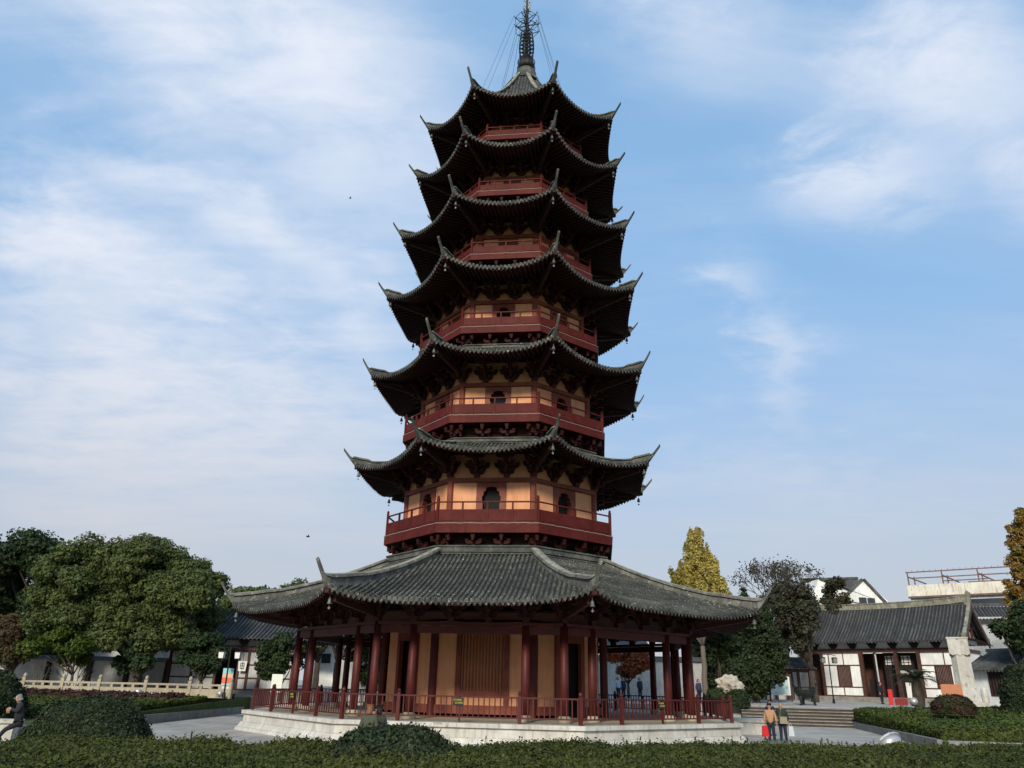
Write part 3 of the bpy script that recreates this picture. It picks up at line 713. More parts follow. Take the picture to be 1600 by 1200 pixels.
for zz, rr, up_ in ((47.35, .98, .42), (48.15, 1.02, .45), (48.80, .46, .40)):
    for a in range(6 if rr > .6 else 4):
        an = a*math.pi/(3 if rr > .6 else 2) + PHI + R(22.5); c, s = math.cos(an), math.sin(an)
        m = MB(); m.tube([(c*.1, s*.1, zz-.12), (c*rr*.5, s*rr*.5, zz), (c*rr*.9, s*rr*.9, zz+up_*.55), (c*rr, s*rr, zz+up_)], [.045, .035, .03, .025], 5)
        m.tube([(c*.1, s*.1, zz+.4), (c*rr*.93, s*rr*.93, zz+up_*.6)], .022, 4)
        m.obj('crown_arm', IRON, sp_)
        if rr > .6: arm_tips.append((an, c*rr, s*rr, zz+up_))
for zz, rr in ((47.55, .90), (48.38, .93)):
    m = MB(); m.tube([(rr*math.cos(a*math.pi/4+PHI+R(22.5)), rr*math.sin(a*math.pi/4+PHI+R(22.5)), zz) for a in range(9)], .02, 4); m.obj('crown_ring', IRON, sp_)
for s_ in (-1, 1):
    for a in (0, 1):
        m = MB(); pts = [(s_*.06, 0, 49.45), (s_*.26, 0, 49.40), (s_*.33, 0, 49.62), (s_*.22, 0, 49.85), (s_*.30, 0, 50.12), (s_*.24, 0, 50.36), (s_*.07, 0, 50.25)]
        m.tube(pts, .045, 4); m.tube([(s_*.08, 0, 49.75), (s_*.24, 0, 49.85)], .03, 4); m.obj('finial_plate', PALEM, sp_, rz=a*math.pi/2+.3)
for j, zz in enumerate((50.7, 51.2, 51.7)):
    m = MB(); m.lathe([(.03, zz-.10), (.16-.02*j, zz), (.03, zz+.12)], 10); m.obj('finial_bead', IRON, sp_)
for an, x, y, z in arm_tips:
    Rr = 3.9 if z > 48.2 else 3.3; an2 = an + (R(0) if z > 48.2 else R(4))
    tt = (Rr*C8-.78)/(6.62*C8-.78); zz = 42.45-(42.45-35.98)*Gtop(tt)+.1; sx = SX-shift(39.5)
    m = MB(); m.tube([(x, y, z), (Rr*math.cos(an2)-sx, Rr*math.sin(an2), zz)], .012, 4); m.obj('guy_chain', IRON, sp_)

# wind bells (each hangs free from an eave corner)
m = MB(); m.lathe([(.02, .30), (.055, .27), (.085, .20), (.10, .08), (.135, 0.0), (.12, .0)], 10); m.tube([(0, 0, .28), (0, 0, .44)], .012, 4); bell_me = m.mesh('bell_body', BELLM)
m = MB(); m.tube([(0, 0, .2), (0, 0, -.16)], .01, 4); m.box((0, 0, -.20), (.11, .015, .11), 0, 0, R(45)); clap_me = m.mesh('clapper', BELLM)
CN = {0: 'left', 1: 'front left', 2: 'front right', 3: 'right', 4: 'back right', 7: 'back left'}
ORD = ['lowest', 'second', 'third', 'fourth', 'fifth', 'sixth', 'topmost']
for i, (rt, Re, ze, dxr) in enumerate(roofs):
    for k in (0, 1, 2, 3, 4, 7):
        if i == 0 and k in (4, 7): continue
        an = FACE[k]-R(22.5); Rb_ = Re-.28; b = empty('wind_bell', (dxr+math.sin(an)*Rb_, -math.cos(an)*Rb_, ze-.62), 0,
            'small bronze wind bell hanging under the %s corner of the %s roof' % (CN[k], ORD[i]), 'bell', "wind bells under the pagoda's eave corners")
        b.scale = (.78,)*3; b.location.z += .10; link('bell_body', bell_me, b); link('clapper', clap_me, b)

# stone platform
plat = empty('stone_platform', (0, 0, 0), 0, 'low octagonal pale stone platform with moulded sides carrying the pagoda', 'platform')
def ring_blocks(name, r0_, r1_, z0, z1, n, mt_, flare=0.0):
    for k in range(8):
        for q in range(n):
            a0, a1 = -1+2*q/n, -1+2*(q+1)/n; g = .004; rO = r1_; mm = MB()
            wo_t, wo_b, wi = (rO)*T8, (rO+flare)*T8, r0_*T8; j = random.uniform(-.004, .004)
            mm.add([(a0*wo_b+g, -rO-flare+j, z0), (a1*wo_b-g, -rO-flare+j, z0), (a1*wi-g, -r0_, z0), (a0*wi+g, -r0_, z0), (a0*wo_t+g, -rO+j, z1), (a1*wo_t-g, -rO+j, z1), (a1*wi-g, -r0_, z1), (a0*wi+g, -r0_, z1)],
                   [(0, 1, 5, 4), (1, 2, 6, 5), (2, 3, 7, 6), (3, 0, 4, 7), (0, 3, 2, 1), (4, 5, 6, 7)])
            mm.obj(name, mt_, plat, rz=FACE[k])
rp = 12.45*C8
m = MB(); m.lathe([(12.0, -.2), (12.0, .842)], 8, phase=FACE[1]+R(22.5)); m.obj('floor', STONEY, plat)
ring_blocks('coping_stone', rp-1.1, rp, .70, .85, 6, STONE)
ring_blocks('neck_stone', rp-.9, rp-.12, .36, .695, 5, STONE, .02)
ring_blocks('foot_stone', rp-.9, rp-.03, .15, .355, 5, STONE, .14)
ring_blocks('base_stone', rp-.9, rp+.16, -.05, .145, 6, STONE, .05)
# stair block beyond the right corner
sb = empty('stair_block', (13.6, 3.2, 0), R(-8), 'pale stone stair flank projecting from the right end of the platform', 'stone block')
for (c, d, nm) in (((0, 0, .28), (2.6, 2.2, .62), 'body'), ((0, 0, .68), (2.8, 2.4, .16), 'coping')):
    m = MB(); m.box(c, d); m.obj(nm, STONE, sb)
# balustrade on the platform
bal = empty('red_balustrade', (0, 0, 0), 0, 'oxblood red railing of close upright bars round the edge of the stone platform', 'railing')
rr_ = 11.97*C8; hb = rr_*T8
mm = MB(); mm.box((0, 0, 0), (.042, .03, .66)); mbal = mm.mesh('baluster', RED)
mm = MB(); mm.box((0, 0, .50), (.13, .13, 1.0)); mm.lathe([(.05, 0), (.075, .04), (.06, .11), (.02, .15)], 8, (0, 0, 1.0)); mpost = mm.mesh('post', RED)
mm = MB(); mm.box((0, 0, .47), (.07, .07, .9)); mleg = mm.mesh('stay', RED)
mm = MB(); mm.box((0, -rr_, GZ+.90), (2*hb-.1, .07, .06)); mrt = mm.mesh('top_rail', RED)
mm = MB(); mm.box((0, -rr_, GZ+.19), (2*hb-.1, .05, .05)); mrb = mm.mesh('bottom_rail', RED)
for k in range(8):
    P_ = Matrix.Rotation(FACE[k], 4, 'Z'); link('top_rail', mrt, bal, (0, 0, 0), FACE[k]); link('bottom_rail', mrb, bal, (0, 0, 0), FACE[k])
    for fx in (1.0, -.52, .50): link('post', mpost, bal, P_ @ Vector((hb*fx, -rr_, GZ)), FACE[k]+(R(22.5) if fx == 1 else 0))
    link('stay', mleg, bal, P_ @ Vector((0, -rr_, GZ)), FACE[k])
    nb_ = 44
    if k in (0, 1, 2, 3, 7):
        for q in range(nb_): link('baluster', mbal, bal, P_ @ Vector((hb*(-1+(2*q+1)/nb_), -rr_, GZ+.54)), FACE[k])
    else:
        mm = MB()
        for q in range(nb_): mm.box((hb*(-1+(2*q+1)/nb_), -rr_, GZ+.54), (.042, .03, .66))
        mm.obj('far_balusters', RED, bal, rz=FACE[k], kind='stuff')
def sign(name, k, x, label, lines):
    P_ = Matrix.Rotation(FACE[k], 4, 'Z'); o = empty(name, P_ @ Vector((x, -rr_-.06, GZ+.72)), FACE[k], label, 'sign')
    mm = MB(); mm.box((0, 0, 0), (.42, .02, .26)); mm.obj('board', BLK, o)
    for i, (t, dx__) in enumerate(lines):
        cu_ = bpy.data.curves.new('lettering', 'FONT'); cu_.body = t; cu_.size = .08; cu_.extrude = .002; cu_.align_x = 'CENTER'
        to = bpy.data.objects.new('lettering', cu_); col.objects.link(to); dg = bpy.context.evaluated_depsgraph_get(); me = bpy.data.meshes.new_from_object(to.evaluated_get(dg)); bpy.data.objects.remove(to)
        me.materials.clear(); me.materials.append(YEL)
        l = link('lettering', me, o, (dx__, -.014, .035-.105*i)); l.rotation_euler = (R(90), 0, 0)
sign('warning_sign', 1, -.05, 'small black notice with yellow characters at the middle of the front railing', (('请勿翻越', -.03), ('请勿攀爬', .03)))
sign('warning_sign', 2, -.1, 'small black notice with yellow characters on the right-hand face of the railing', (('请勿翻越', -.03), ('请勿攀爬', .03)))
sign('warning_sign', 0, -.1, 'small black notice with yellow characters on the left-hand face of the railing', (('请勿翻越', -.03), ('请勿攀爬', .03)))

# ------------------------------------------------------------------ people
def skin_obj(name, verts, edges, radii, mt_, parent, root=0, sub=1):
    me = bpy.data.meshes.new(name); me.from_pydata(verts, edges, []); o = bpy.data.objects.new(name, me); col.objects.link(o)
    md = o.modifiers.new('skin', 'SKIN'); sv = me.skin_vertices[0].data
    for i, r_ in enumerate(radii): sv[i].radius = r_ if isinstance(r_, tuple) else (r_, r_)
    for q in sv: q.use_root = False
    sv[root].use_root = True; md.use_smooth_shade = True
    s = o.modifiers.new('sub', 'SUBSURF'); s.levels = sub; s.render_levels = sub
    dg = bpy.context.evaluated_depsgraph_get(); m2 = bpy.data.meshes.new_from_object(o.evaluated_get(dg)); bpy.data.objects.remove(o)
    m2.materials.clear(); m2.materials.append(mt_); return link(name, m2, parent)
SKIN = mat('skin', (.45, .25, .17), .6, .06); HAIRD = mat('dark_hair', (.02, .015, .012), .6, .2); HAIRG = mat('grey_hair', (.22, .21, .20), .7, .2)
HAIRR = mat('auburn_hair', (.22, .09, .045), .6, .3, 14)
def cloth(c): return mat('cloth', c, .85, .12, 5)
def person(loc, rz, label, H=1.68, top=(.1, .1, .1), legs=(.03, .03, .05), hair=HAIRD, long_hair=False, pose='stand', arm=(0, 0), group=None):
    o = empty('person', loc, rz, label, 'person', group); k = H/1.7; T = cloth(top); Lg = cloth(legs)
    if pose == 'lean':   # half-seated on an edge, legs stretched forward
        hip = (0, 0, .74); kneeL, kneeR = (.10, -.36, .47), (-.10, -.34, .46); fL, fR = (.11, -.62, .06), (-.11, -.58, .06); ch = (0, -.06, 1.14); nk = (0, -.12, 1.33); hd = (0, -.20, 1.46)
    else:
        hip = (0, 0, .90); kneeL, kneeR = (.10, -.03, .49), (-.09, .0, .49); fL, fR = (.12, .03, .08), (-.11, -.02, .08); ch = (0, 0, 1.22); nk = (0, -.01, 1.42); hd = (0, -.03, 1.56)
    shL, shR = (.18, ch[1], ch[2]+.15), (-.18, ch[1], ch[2]+.15)
    if pose == 'stand': elL, elR, haL, haR = (.25, .03, 1.10), (-.25, .03, 1.10), (.27, -.03+arm[0], .86), (-.27, -.03+arm[1], .86)
    else: elL, elR, haL, haR = (.22, ch[1]-.05, ch[2]-.1), (-.22, ch[1]-.05, ch[2]-.1), (.07, ch[1]-.32, ch[2]+.0), (-.05, ch[1]-.33, ch[2]+.02)
    S = lambda p: tuple(c*k for c in p)
    aL, aR = (fL[0], fL[1]-.14, .04), (fR[0], fR[1]-.14, .04)
    V = [hip, ch, nk, hd, (hd[0], hd[1], hd[2]+.10), shL, elL, haL, shR, elR, haR, (.09, hip[1], hip[2]-.06), kneeL, fL, (-.09, hip[1], hip[2]-.06), kneeR, fR]
    E_ = [(0, 1), (1, 2), (2, 3), (3, 4), (1, 5), (5, 6), (6, 7), (1, 8), (8, 9), (9, 10), (0, 11), (11, 12), (12, 13), (0, 14), (14, 15), (15, 16)]
    rd = [.10, .10, .055, .085, .07, .06, .045, .032, .06, .045, .032, .09, .06, .042, .09, .06, .042]
    skin_obj('body', [S(v) for v in V], E_, [r_*k for r_ in rd], SKIN, o, 0, 1)
    # hands with five short fingers
    for hx, hd_ in ((haL, 1), (haR, -1)):
        m = MB(); h_ = Vector(S(hx)); m.box(h_+Vector((0, 0, -.05*k)), (.03*k, .08*k, .09*k))
        for f_ in range(4): m.tube([h_+Vector((0, (-.03+.02*f_)*k, -.09*k)), h_+Vector((-.01*hd_, (-.03+.02*f_)*k, -.13*k)), h_+Vector((-.025*hd_, (-.03+.02*f_)*k, -.155*k))], .009*k, 4)
        m.tube([h_+Vector((0, -.04*k, -.03*k)), h_+Vector((-.01*hd_, -.065*k, -.08*k))], .011*k, 4)
        m.obj('hand', SKIN, o)
    # jacket and trousers a little larger than the body
    wl = lambda a, b, t: tuple(a[i]+(b[i]-a[i])*t for i in range(3))
    Vj = [(0, hip[1]*.5+0, hip[2]-.04), (0, hip[1], hip[2]+.1), ch, (nk[0], nk[1], nk[2]-.03), shL, elL, wl(elL, haL, .85), shR, elR, wl(elR, haR, .85)]
    skin_obj('jacket', [S(v) for v in Vj], [(0, 1), (1, 2), (2, 3), (2, 4), (4, 5), (5, 6), (2, 7), (7, 8), (8, 9)], [r_*k for r_ in (.17, .155, .17, .085, .085, .065, .052, .085, .065, .052)], T, o, 1, 1)
    Vt = [hip, (.09, hip[1], hip[2]-.08), kneeL, wl(kneeL, fL, 1.0), (-.09, hip[1], hip[2]-.08), kneeR, wl(kneeR, fR, 1.0)]
    skin_obj('trousers', [S(v) for v in Vt], [(0, 1), (1, 2), (2, 3), (0, 4), (4, 5), (5, 6)], [r_*k for r_ in (.145, .11, .078, .062, .11, .078, .062)], Lg, o, 0, 1)
    m = MB()
    for f_, a_ in ((fL, aL), (fR, aR)): m.box(S(((f_[0]+a_[0])/2, (f_[1]+a_[1])/2+.02, .04)), (.095*k, .26*k, .08*k), top=.8)
    m.obj('shoes', BLK, o)
    hv = [(0, hd[1]+.03, hd[2]+.125), (0, hd[1]+.06, hd[2]+.03), (0, hd[1]+.08, hd[2]-.05 if not long_hair else hd[2]-.14)]
    skin_obj('hair', [S(v) for v in hv], [(0, 1), (1, 2)], [r_*k for r_ in ((.07, .095, .05) if not long_hair else (.08, .105, .08))], hair, o, 1, 1)
    hx, hy, hz = S(hd); m = MB()
    m.box((hx, hy-.092*k, hz+.0*k), (.022*k, .03*k, .04*k)); m.obj('nose', SKIN, o)
    m = MB()
    for s in (-1, 1): m.box((s*.033*k, hy-.082*k, hz+.035*k), (.022*k, .02*k, .010*k))
    m.box((0, hy-.08*k, hz-.042*k), (.045*k, .02*k, .010*k)); m.obj('eyes_and_mouth', HAIRD, o)
    m = MB()
    for s in (-1, 1): m.box((s*.088*k, hy, hz+.01*k), (.02*k, .035*k, .055*k))
    m.obj('ears', SKIN, o)
    return o

# ------------------------------------------------------------------ beds, hedges, kerbs
def bed_terrain(name, corners, mt_, n=14, skirt=.8):
    # bilinear sheet between four corners
    a, b, c, d = [Vector(p) for p in corners]; m = MB(); rows = []
    for j in range(n+1):
        t = j/n; p = a.lerp(d, t); q = b.lerp(c, t); rows.append([p.lerp(q, i/n) for i in range(n+1)])
    m.grid(rows)
    edge = [a, b, c, d]
    for i in range(4):
        p, q = edge[i], edge[(i+1) % 4]; m.add([p, q, (q.x, q.y, -.5), (p.x, p.y, -.5)], [(0, 1, 2, 3)])
    return m
def hedge(name, corners, leaf, dens, size, label, cat, depth=.4, bump=.05, core=SOIL, facedens=None, sprigs=0):
    """clipped bed: uneven leafy top over the given corners (a near-left, b near-right, c far-right, d far-left) and leafy sides"""
    a, b, c, d = [Vector(p) for p in corners]
    cx = (a+b+c+d)/4; o = empty(name, (cx.x, cx.y, cx.z-depth), 0, label, cat)
    def P(s, t): return a.lerp(b, s).lerp(d.lerp(c, s), t)
    def lump(x, y): return bump*(mnoise.noise(Vector((x*.9, y*.9, 3)))*1.6 + mnoise.noise(Vector((x*2.7, y*2.7, 7)))*.8)
    m = MB(); rows = []; n = 30; org = Vector((cx.x, cx.y, cx.z-depth))
    for j in range(n+1):
        r_ = []
        for i in range(n+1):
            p = P(i/n, j/n); p = p + Vector((0, 0, lump(p.x, p.y)-.06)); r_.append(p-org)
        rows.append(r_)
    m.grid(rows)
    ed = [rows[0], [r_[-1] for r_ in rows], rows[-1][::-1], [r_[0] for r_ in rows][::-1]]
    for e in ed: m.grid([e, [Vector((p[0], p[1], p[2]-depth)) for p in e]])
    m.obj('branches', core, o)
    area = ((b-a).cross(d-a).length + (b-c).cross(d-c).length)/2; N_ = int(area*dens)
    s = rng.uniform(0, 1, N_); t = rng.uniform(0, 1, N_); A_, B_, C_, D_ = [np.array(v) for v in (a, b, c, d)]
    pts = (A_*(1-s)[:, None]+B_*s[:, None])*(1-t)[:, None] + (D_*(1-s)[:, None]+C_*s[:, None])*t[:, None]
    pts[:, 2] += np.array([lump(x, y) for x, y in pts[:, :2]]) + rng.normal(-.02, .035, N_) + np.where(rng.uniform(0, 1, N_) < .10, rng.uniform(0, .10, N_), 0)
    nr = np.tile(np.array([0, 0, 1.]), (N_, 1)); PP = [pts]; NN = [nr]
    if sprigs:      # unclipped new shoots standing above the cut surface
        K = int(area*sprigs); idx = rng.integers(0, N_, K); base_ = pts[idx].copy(); lean = rng.normal(0, .25, (K, 2)); hh_ = rng.uniform(.05, .20, K)
        for q in range(7):
            pp2 = base_.copy(); t_ = (q+1)/7*hh_; pp2[:, 0] += lean[:, 0]*t_ + rng.normal(0, .010, K); pp2[:, 1] += lean[:, 1]*t_ + rng.normal(0, .010, K); pp2[:, 2] += t_
            PP.append(pp2); NN.append(rng.normal(0, 1, (K, 3)))
    E4 = [(a, b), (b, c), (c, d), (d, a)]
    for p, q in E4:
        L = (q-p).length; M_ = int(L*depth*(facedens or dens)); s = rng.uniform(0, 1, M_); p_, q_ = np.array(p), np.array(q)
        f = p_*(1-s)[:, None]+q_*s[:, None]; f[:, 2] -= rng.uniform(0, depth, M_); nn = (q-p).cross(Vector((0, 0, 1))).normalized()
        f[:, 0] += nn.x*rng.normal(.02, .03, M_); f[:, 1] += nn.y*rng.normal(.02, .03, M_)
        f[:, 2] += np.array([lump(x, y) for x, y in f[:, :2]]); PP.append(f); NN.append(np.tile(np.array(nn), (M_, 1)))
    pts = np.vstack(PP)-np.array(org); link('foliage', leaf_mesh('foliage', pts, np.vstack(NN), size, leaf), o)
    return o
def bush(loc, rx, ry, h, leaf, dens, size, label, cat='shrub', flat=.62, shag=.03, group=None):
    o = empty('clipped_bush', loc, 0, label, cat, group); n = int(dens*rx*ry*6); d = sph(n)
    d[:, 2] = np.abs(d[:, 2]); 
    def shape(d):
        lump = 1+.035*np.sin(d[:, 0]*9+loc[0])*np.cos(d[:, 1]*8)+.03*np.sin(d[:, 2]*13+d[:, 0]*5)
        e = 1/np.maximum((np.abs(d[:, 0])**2.6+np.abs(d[:, 1])**2.6+np.abs(d[:, 2])**2.6), 1e-6)**(1/2.6)
        return d*(e*lump)[:, None]
    p = shape(d)*np.array([rx, ry, h]); p += d*rng.normal(-.02, shag, n)[:, None]
    ex = rng.uniform(0, 1, n) < .02; p[ex] += d[ex]*rng.uniform(.03, .12, ex.sum())[:, None]
    link('foliage', leaf_mesh('foliage', p, d, size, leaf), o)
    m = MB(); rows = []
    for j in range(9):
        th = j/8*math.pi/2; rows.append([Vector(shape(np.array([[math.cos(th)*math.cos(a*math.pi/9), math.cos(th)*math.sin(a*math.pi/9), math.sin(th)]]))[0]) for a in range(19)])
    m.grid([[Vector((p.x*rx*.95, p.y*ry*.95, p.z*h*.95-.05)) for p in r_] for r_ in rows]); m.obj('branches', SOIL, o, smooth=True)
    return o
# foreground clipped hedge
hedge('clipped_hedge', [(-11.5, -29.6, .86), (13, -29.6, .86), (17.5, -18.4, .90), (-12.5, -25.4, .90)], L_HEDGE, 1900, .042,
      'broad clipped green hedge filling the foreground along the bottom of the picture', 'hedge', .8, .12, sprigs=9)
hedge('flower_bed', [(-10.2, -25.3, .62), (-4.6, -24.0, .62), (-4.8, -23.0, .58), (-10.2, -24.2, .58)], L_MAG, 500, .08,
      'narrow strip of reddish purple low plants behind the hedge, right of the large round bush', 'plants', .5, .06)
bush((-10.95, -19.6, 0), 1.56, 1.5, 1.60, L_BUSH, 5200, .05, 'large dome-shaped clipped dark bush at the left behind the front hedge', shag=.02)
bush((-2.05, -25.4, .32), 1.30, 1.2, .98, L_BUSH, 5600, .052, 'shaggy rounded dark bush standing in the middle of the front hedge', shag=.05)
bush((-8.6, -30.2, .3), 1.3, .7, .80, leafmat('yellow_green_leaf', (.12, .16, .02), (.08, .11, .02)), 2600, .06, 'loose yellow-green shrub in the bottom left corner', shag=.09)
# left bed: kerb, soil, hedge rows, purple strip
m = bed_terrain('left_bed', [(-60, -12, .3), (-17.72, -12, .3), (-17.5, 16.1, 1.0), (-60, 16.1, 1.0)], SOIL); m.obj('left_bed_ground', GRASS, kind='structure')
kb = empty('left_kerb', (-17.55, 0, 0), 0, 'grey granite kerb along the raised lawn bed at the left of the plaza', 'kerb')
for q in range(14):
    m = MB(); m.box((0, -12+q*1.9+.95, .21), (.22, 1.89, .44)); m.obj('kerb_stone', KERB, kb)
hedge('bed_hedge', [(-46, -6.5, .86), (-17.95, -6.5, .80), (-17.9, 5.8, 1.04), (-46, 6.2, 1.22)], L_HEDGE2, 230, .10,
      'low flat-clipped bright green hedge bed behind the left kerb', 'hedge', .50, .05, facedens=420)
hedge('bed_hedge', [(-46, -5.6, .90), (-18.6, -5.6, .90), (-18.6, -4.6, .90), (-46, -4.6, .90)], L_BUSH, 10, .12, 'dark low border of foliage at the near edge of the left hedge bed', 'hedge', .5, .03)
hedge('bed_hedge', [(-20.4, 5.9, 1.10), (-17.9, 5.9, 1.05), (-17.8, 13.2, 1.22), (-20.3, 13.2, 1.26)], L_HEDGE2, 110, .15, 'short far end of the green hedge bed near the white sign board', 'hedge', .5, .05, facedens=240)
hedge('purple_bed', [(-33, 3.6, 1.25), (-18.6, 4.0, 1.16), (-18.6, 7.0, 1.26), (-33, 7.0, 1.40)], L_PURP, 110, .14,
      'strip of purplish brown low shrubs in front of the cream balustrade on the left', 'plants', .4, .06)
p = at(5, 1092, -8); bush((p.x-.9, -8, .4), 1.6, 1.3, p.z+.65, L_BUSH, 900, .10, 'dark round bush cut by the left edge of the picture')
# right bed
m = bed_terrain('right_bed', [(20.3, -8, .3), (60, -20, 1.2), (60, 16.1, 1.9), (25.2, 16.1, 1.0)], SOIL); m.obj('right_bed_ground', GRASS, kind='structure')
kb = empty('right_kerb', (22, 3, 0), 0, 'grey granite kerb edging the raised hedge bed at the right of the plaza', 'kerb')
ka, kc = Vector((19.2, -6.5)), Vector((24.9, 16.0)); L_ = (kc-ka).length; dirk = (kc-ka)/L_
for q in range(12):
    c = ka+dirk*(q+.5)*L_/12; m = MB(); m.box((c.x-22, c.y-3, .19), (.24, L_/12-.01, .40), math.atan2(-dirk.x, dirk.y)); m.obj('kerb_stone', KERB, kb)
ks = Vector((19.2, -6.5)); 
for q in range(9):
    m = MB(); m.box((19.2+1.0+q*1.9-22, -6.5-.55-q*.5-3, .19), (1.9, .24, .40), -.257); m.obj('kerb_stone', KERB, kb)
hedge('bed_hedge', [(19.6, -6.0, .72), (42, -14, 1.15), (46, 10.5, 2.0), (23.9, 12.3, 1.20)], L_HEDGE2, 230, .10,
      'broad sloping clipped green hedge bed on the right of the plaza', 'hedge', .66, .05, facedens=420)
hedge('purple_bed', [(28, -3.2, 1.16), (42, -6, 1.42), (42, -2.2, 1.62), (28, -.6, 1.24)], L_PURP, 60, .15,
      'patch of brownish purple shrubs within the right hedge bed', 'plants', .3, .05)
p = at(1490, 1106, 1.5); bush((p.x, 1.5, 1.30), 1.02, .95, .86, L_BUSHR, 2200, .07, 'mottled reddish green dome bush on the right hedge bed')
p = at(1606, 1095, 6); bush((p.x+.2, 6, 1.3), 1.5, 1.4, 2.75, L_BUSH, 900, .11, 'tall rounded dark bush at the right edge of the picture')

# ------------------------------------------------------------------ stone balustrade at left
sbal = empty('stone_balustrade', (-24, 8.2, 1.05), 0, 'low cream stone balustrade with carved posts before the white wall on the left', 'balustrade')
pu = [-34, 20+15, 96, 154, 227, 296, 361]
px_ = [at(u, 1075, 8.2).x for u in pu]
m = MB(); m.box((0, 0, .48), (.20, .20, .98)); m.lathe([(.07, 0), (.11, .05), (.11, .16), (.05, .24)], 8, (0, 0, .97)); pm = m.mesh('post', STONEY)
for x in px_: link('post', pm, sbal, (x+24, 0, 0))
for x0, x1 in zip(px_[:-1], px_[1:]):
    L = x1-x0-.22; c = (x0+x1)/2+24
    m = MB(); m.box((c, 0, .74), (L, .13, .11)); m.obj('rail', STONEY, sbal)
    m = MB(); m.box((c, 0, .27), (L, .10, .50)); m.obj('panel', STONEY, sbal)
    for q in (-.25, 0, .25): m = MB(); m.box((c+q*L, 0, .60), (.16, .10, .17)); m.obj('rail_support', STONEY, sbal)
# left terrace floor
m = MB(); m.box((-41.5, 12.2, .5), (41.8, 8.0, 1.12)); m.obj('left_terrace', PAVE, kind='structure')

# ------------------------------------------------------------------ buildings
def frame_on(p0, p1, z=0):
    p0, p1 = Vector(p0), Vector(p1); d = p1-p0; return Matrix.Translation((p0.x, p0.y, z)) @ Matrix.Rotation(math.atan2(d.y, d.x), 4, 'Z'), d.length
def tiled_slope(parent, name, w0, w1, ya, za, yb, zb_, mt_, sp=.28, rad=.085, curve=.25, xoff=0, n=6):
    """slope from eave (ya,za; half-width w0) up to ridge (yb,zb; half-width w1), in the building's frame"""
    def S(t): return (ya+(yb-ya)*t, za+(zb_-za)*(t - curve*t*(1-t)))
    m = MB(); m.grid([[(xoff+sx*(w0+(w1-w0)*t), *S(t)) for sx in (-1, -.5, 0, .5, 1)] for t in [i/n for i in range(n+1)]])
    b = m.obj(name, TILEB, parent)
    m = MB(); k = int(2*max(w0, w1)/sp); dyv = 1 if yb > ya else -1
    for i in range(k+1):
        x = -max(w0, w1)+2*max(w0, w1)*i/k
        tmax = 1.0 if w0 <= w1+1e-6 or abs(x) <= w1 else (w0-abs(x))/(w0-w1)
        if tmax < .05: continue
        pts = []
        for j in range(n+1): y, z = S(tmax*j/n); pts.append((xoff+x, y, z+.02))
        m.tube(pts, rad, 5)
        y, z = S(0)
        m.add([(xoff+x+sp*.18, y-.02*dyv, z), (xoff+x+sp*.82, y-.02*dyv, z), (xoff+x+sp*.5, y-.03*dyv, z-.13)], [(0, 1, 2)])
    m.obj('roof_tiles', mt_, b, kind='stuff'); return b
def flat_part(parent, name, mt_, boxes):
    for bx in boxes:
        m = MB(); m.box(*bx); m.obj(name, mt_, parent)

# --- gate hall on the right
g0, g1 = Vector((30.2, 38.0)), Vector((40.9, 27.5)); d = g1-g0; GL = d.length; ga_ = math.atan2(d.y, d.x); gz = 1.50
gate = empty('gate_hall', ((g0.x+g1.x)/2, (g0.y+g1.y)/2, gz), ga_, 'white-walled gate hall with brown timber frame and curved grey tiled roof, right of the pagoda', 'gate hall')
H = GL/2; D_ = 7.0   # half length, depth
m = MB(); m.box((0, D_/2-.9, .12), (GL+2.6, D_+3.2, .5)); m.obj('plinth', STEPM, gate)
def fx(u):                                # facade coordinate from a bearing in the survey
    rd = photo_ray(u, 1060); o_ = Vector((0, -DIST)); a = Vector((rd.x, rd.y)); # solve o_+a*s = mid + t*dirn
    dn = d.normalized(); mid = (g0+g1)/2; det = a.x*(-dn.y)-a.y*(-dn.x); rx, ry = mid.x-o_.x, mid.y-o_.y
    return (a.x*ry - a.y*rx)/det * 1.0 if abs(det) > 1e-9 else 0
def fxx(u):
    rd = photo_ray(u, 1060); a = (rd.x, rd.y); dn = d.normalized(); mid = (g0+g1)/2
    # (-? ) 2x2 solve: s*a - t*dn = mid - cam
    bx_, by_ = mid.x, mid.y+DIST; det = a[0]*(-dn.y)-a[1]*(-dn.x); s = (bx_*(-dn.y)-by_*(-dn.x))/det; 
    return (a[0]*s-bx_)*dn.x + (a[1]*s-by_)*dn.y
wz0, wz1 = .36, 4.35
xp = {u: fxx(u) for u in (1288, 1316, 1350, 1378, 1405, 1441, 1474, 1495, 1524)}
m = MB(); m.box((0, D_/2+1.2, 2.3), (GL-.3, D_-2.6, 4.0)); m.obj('rear_wall', BTIM, gate)
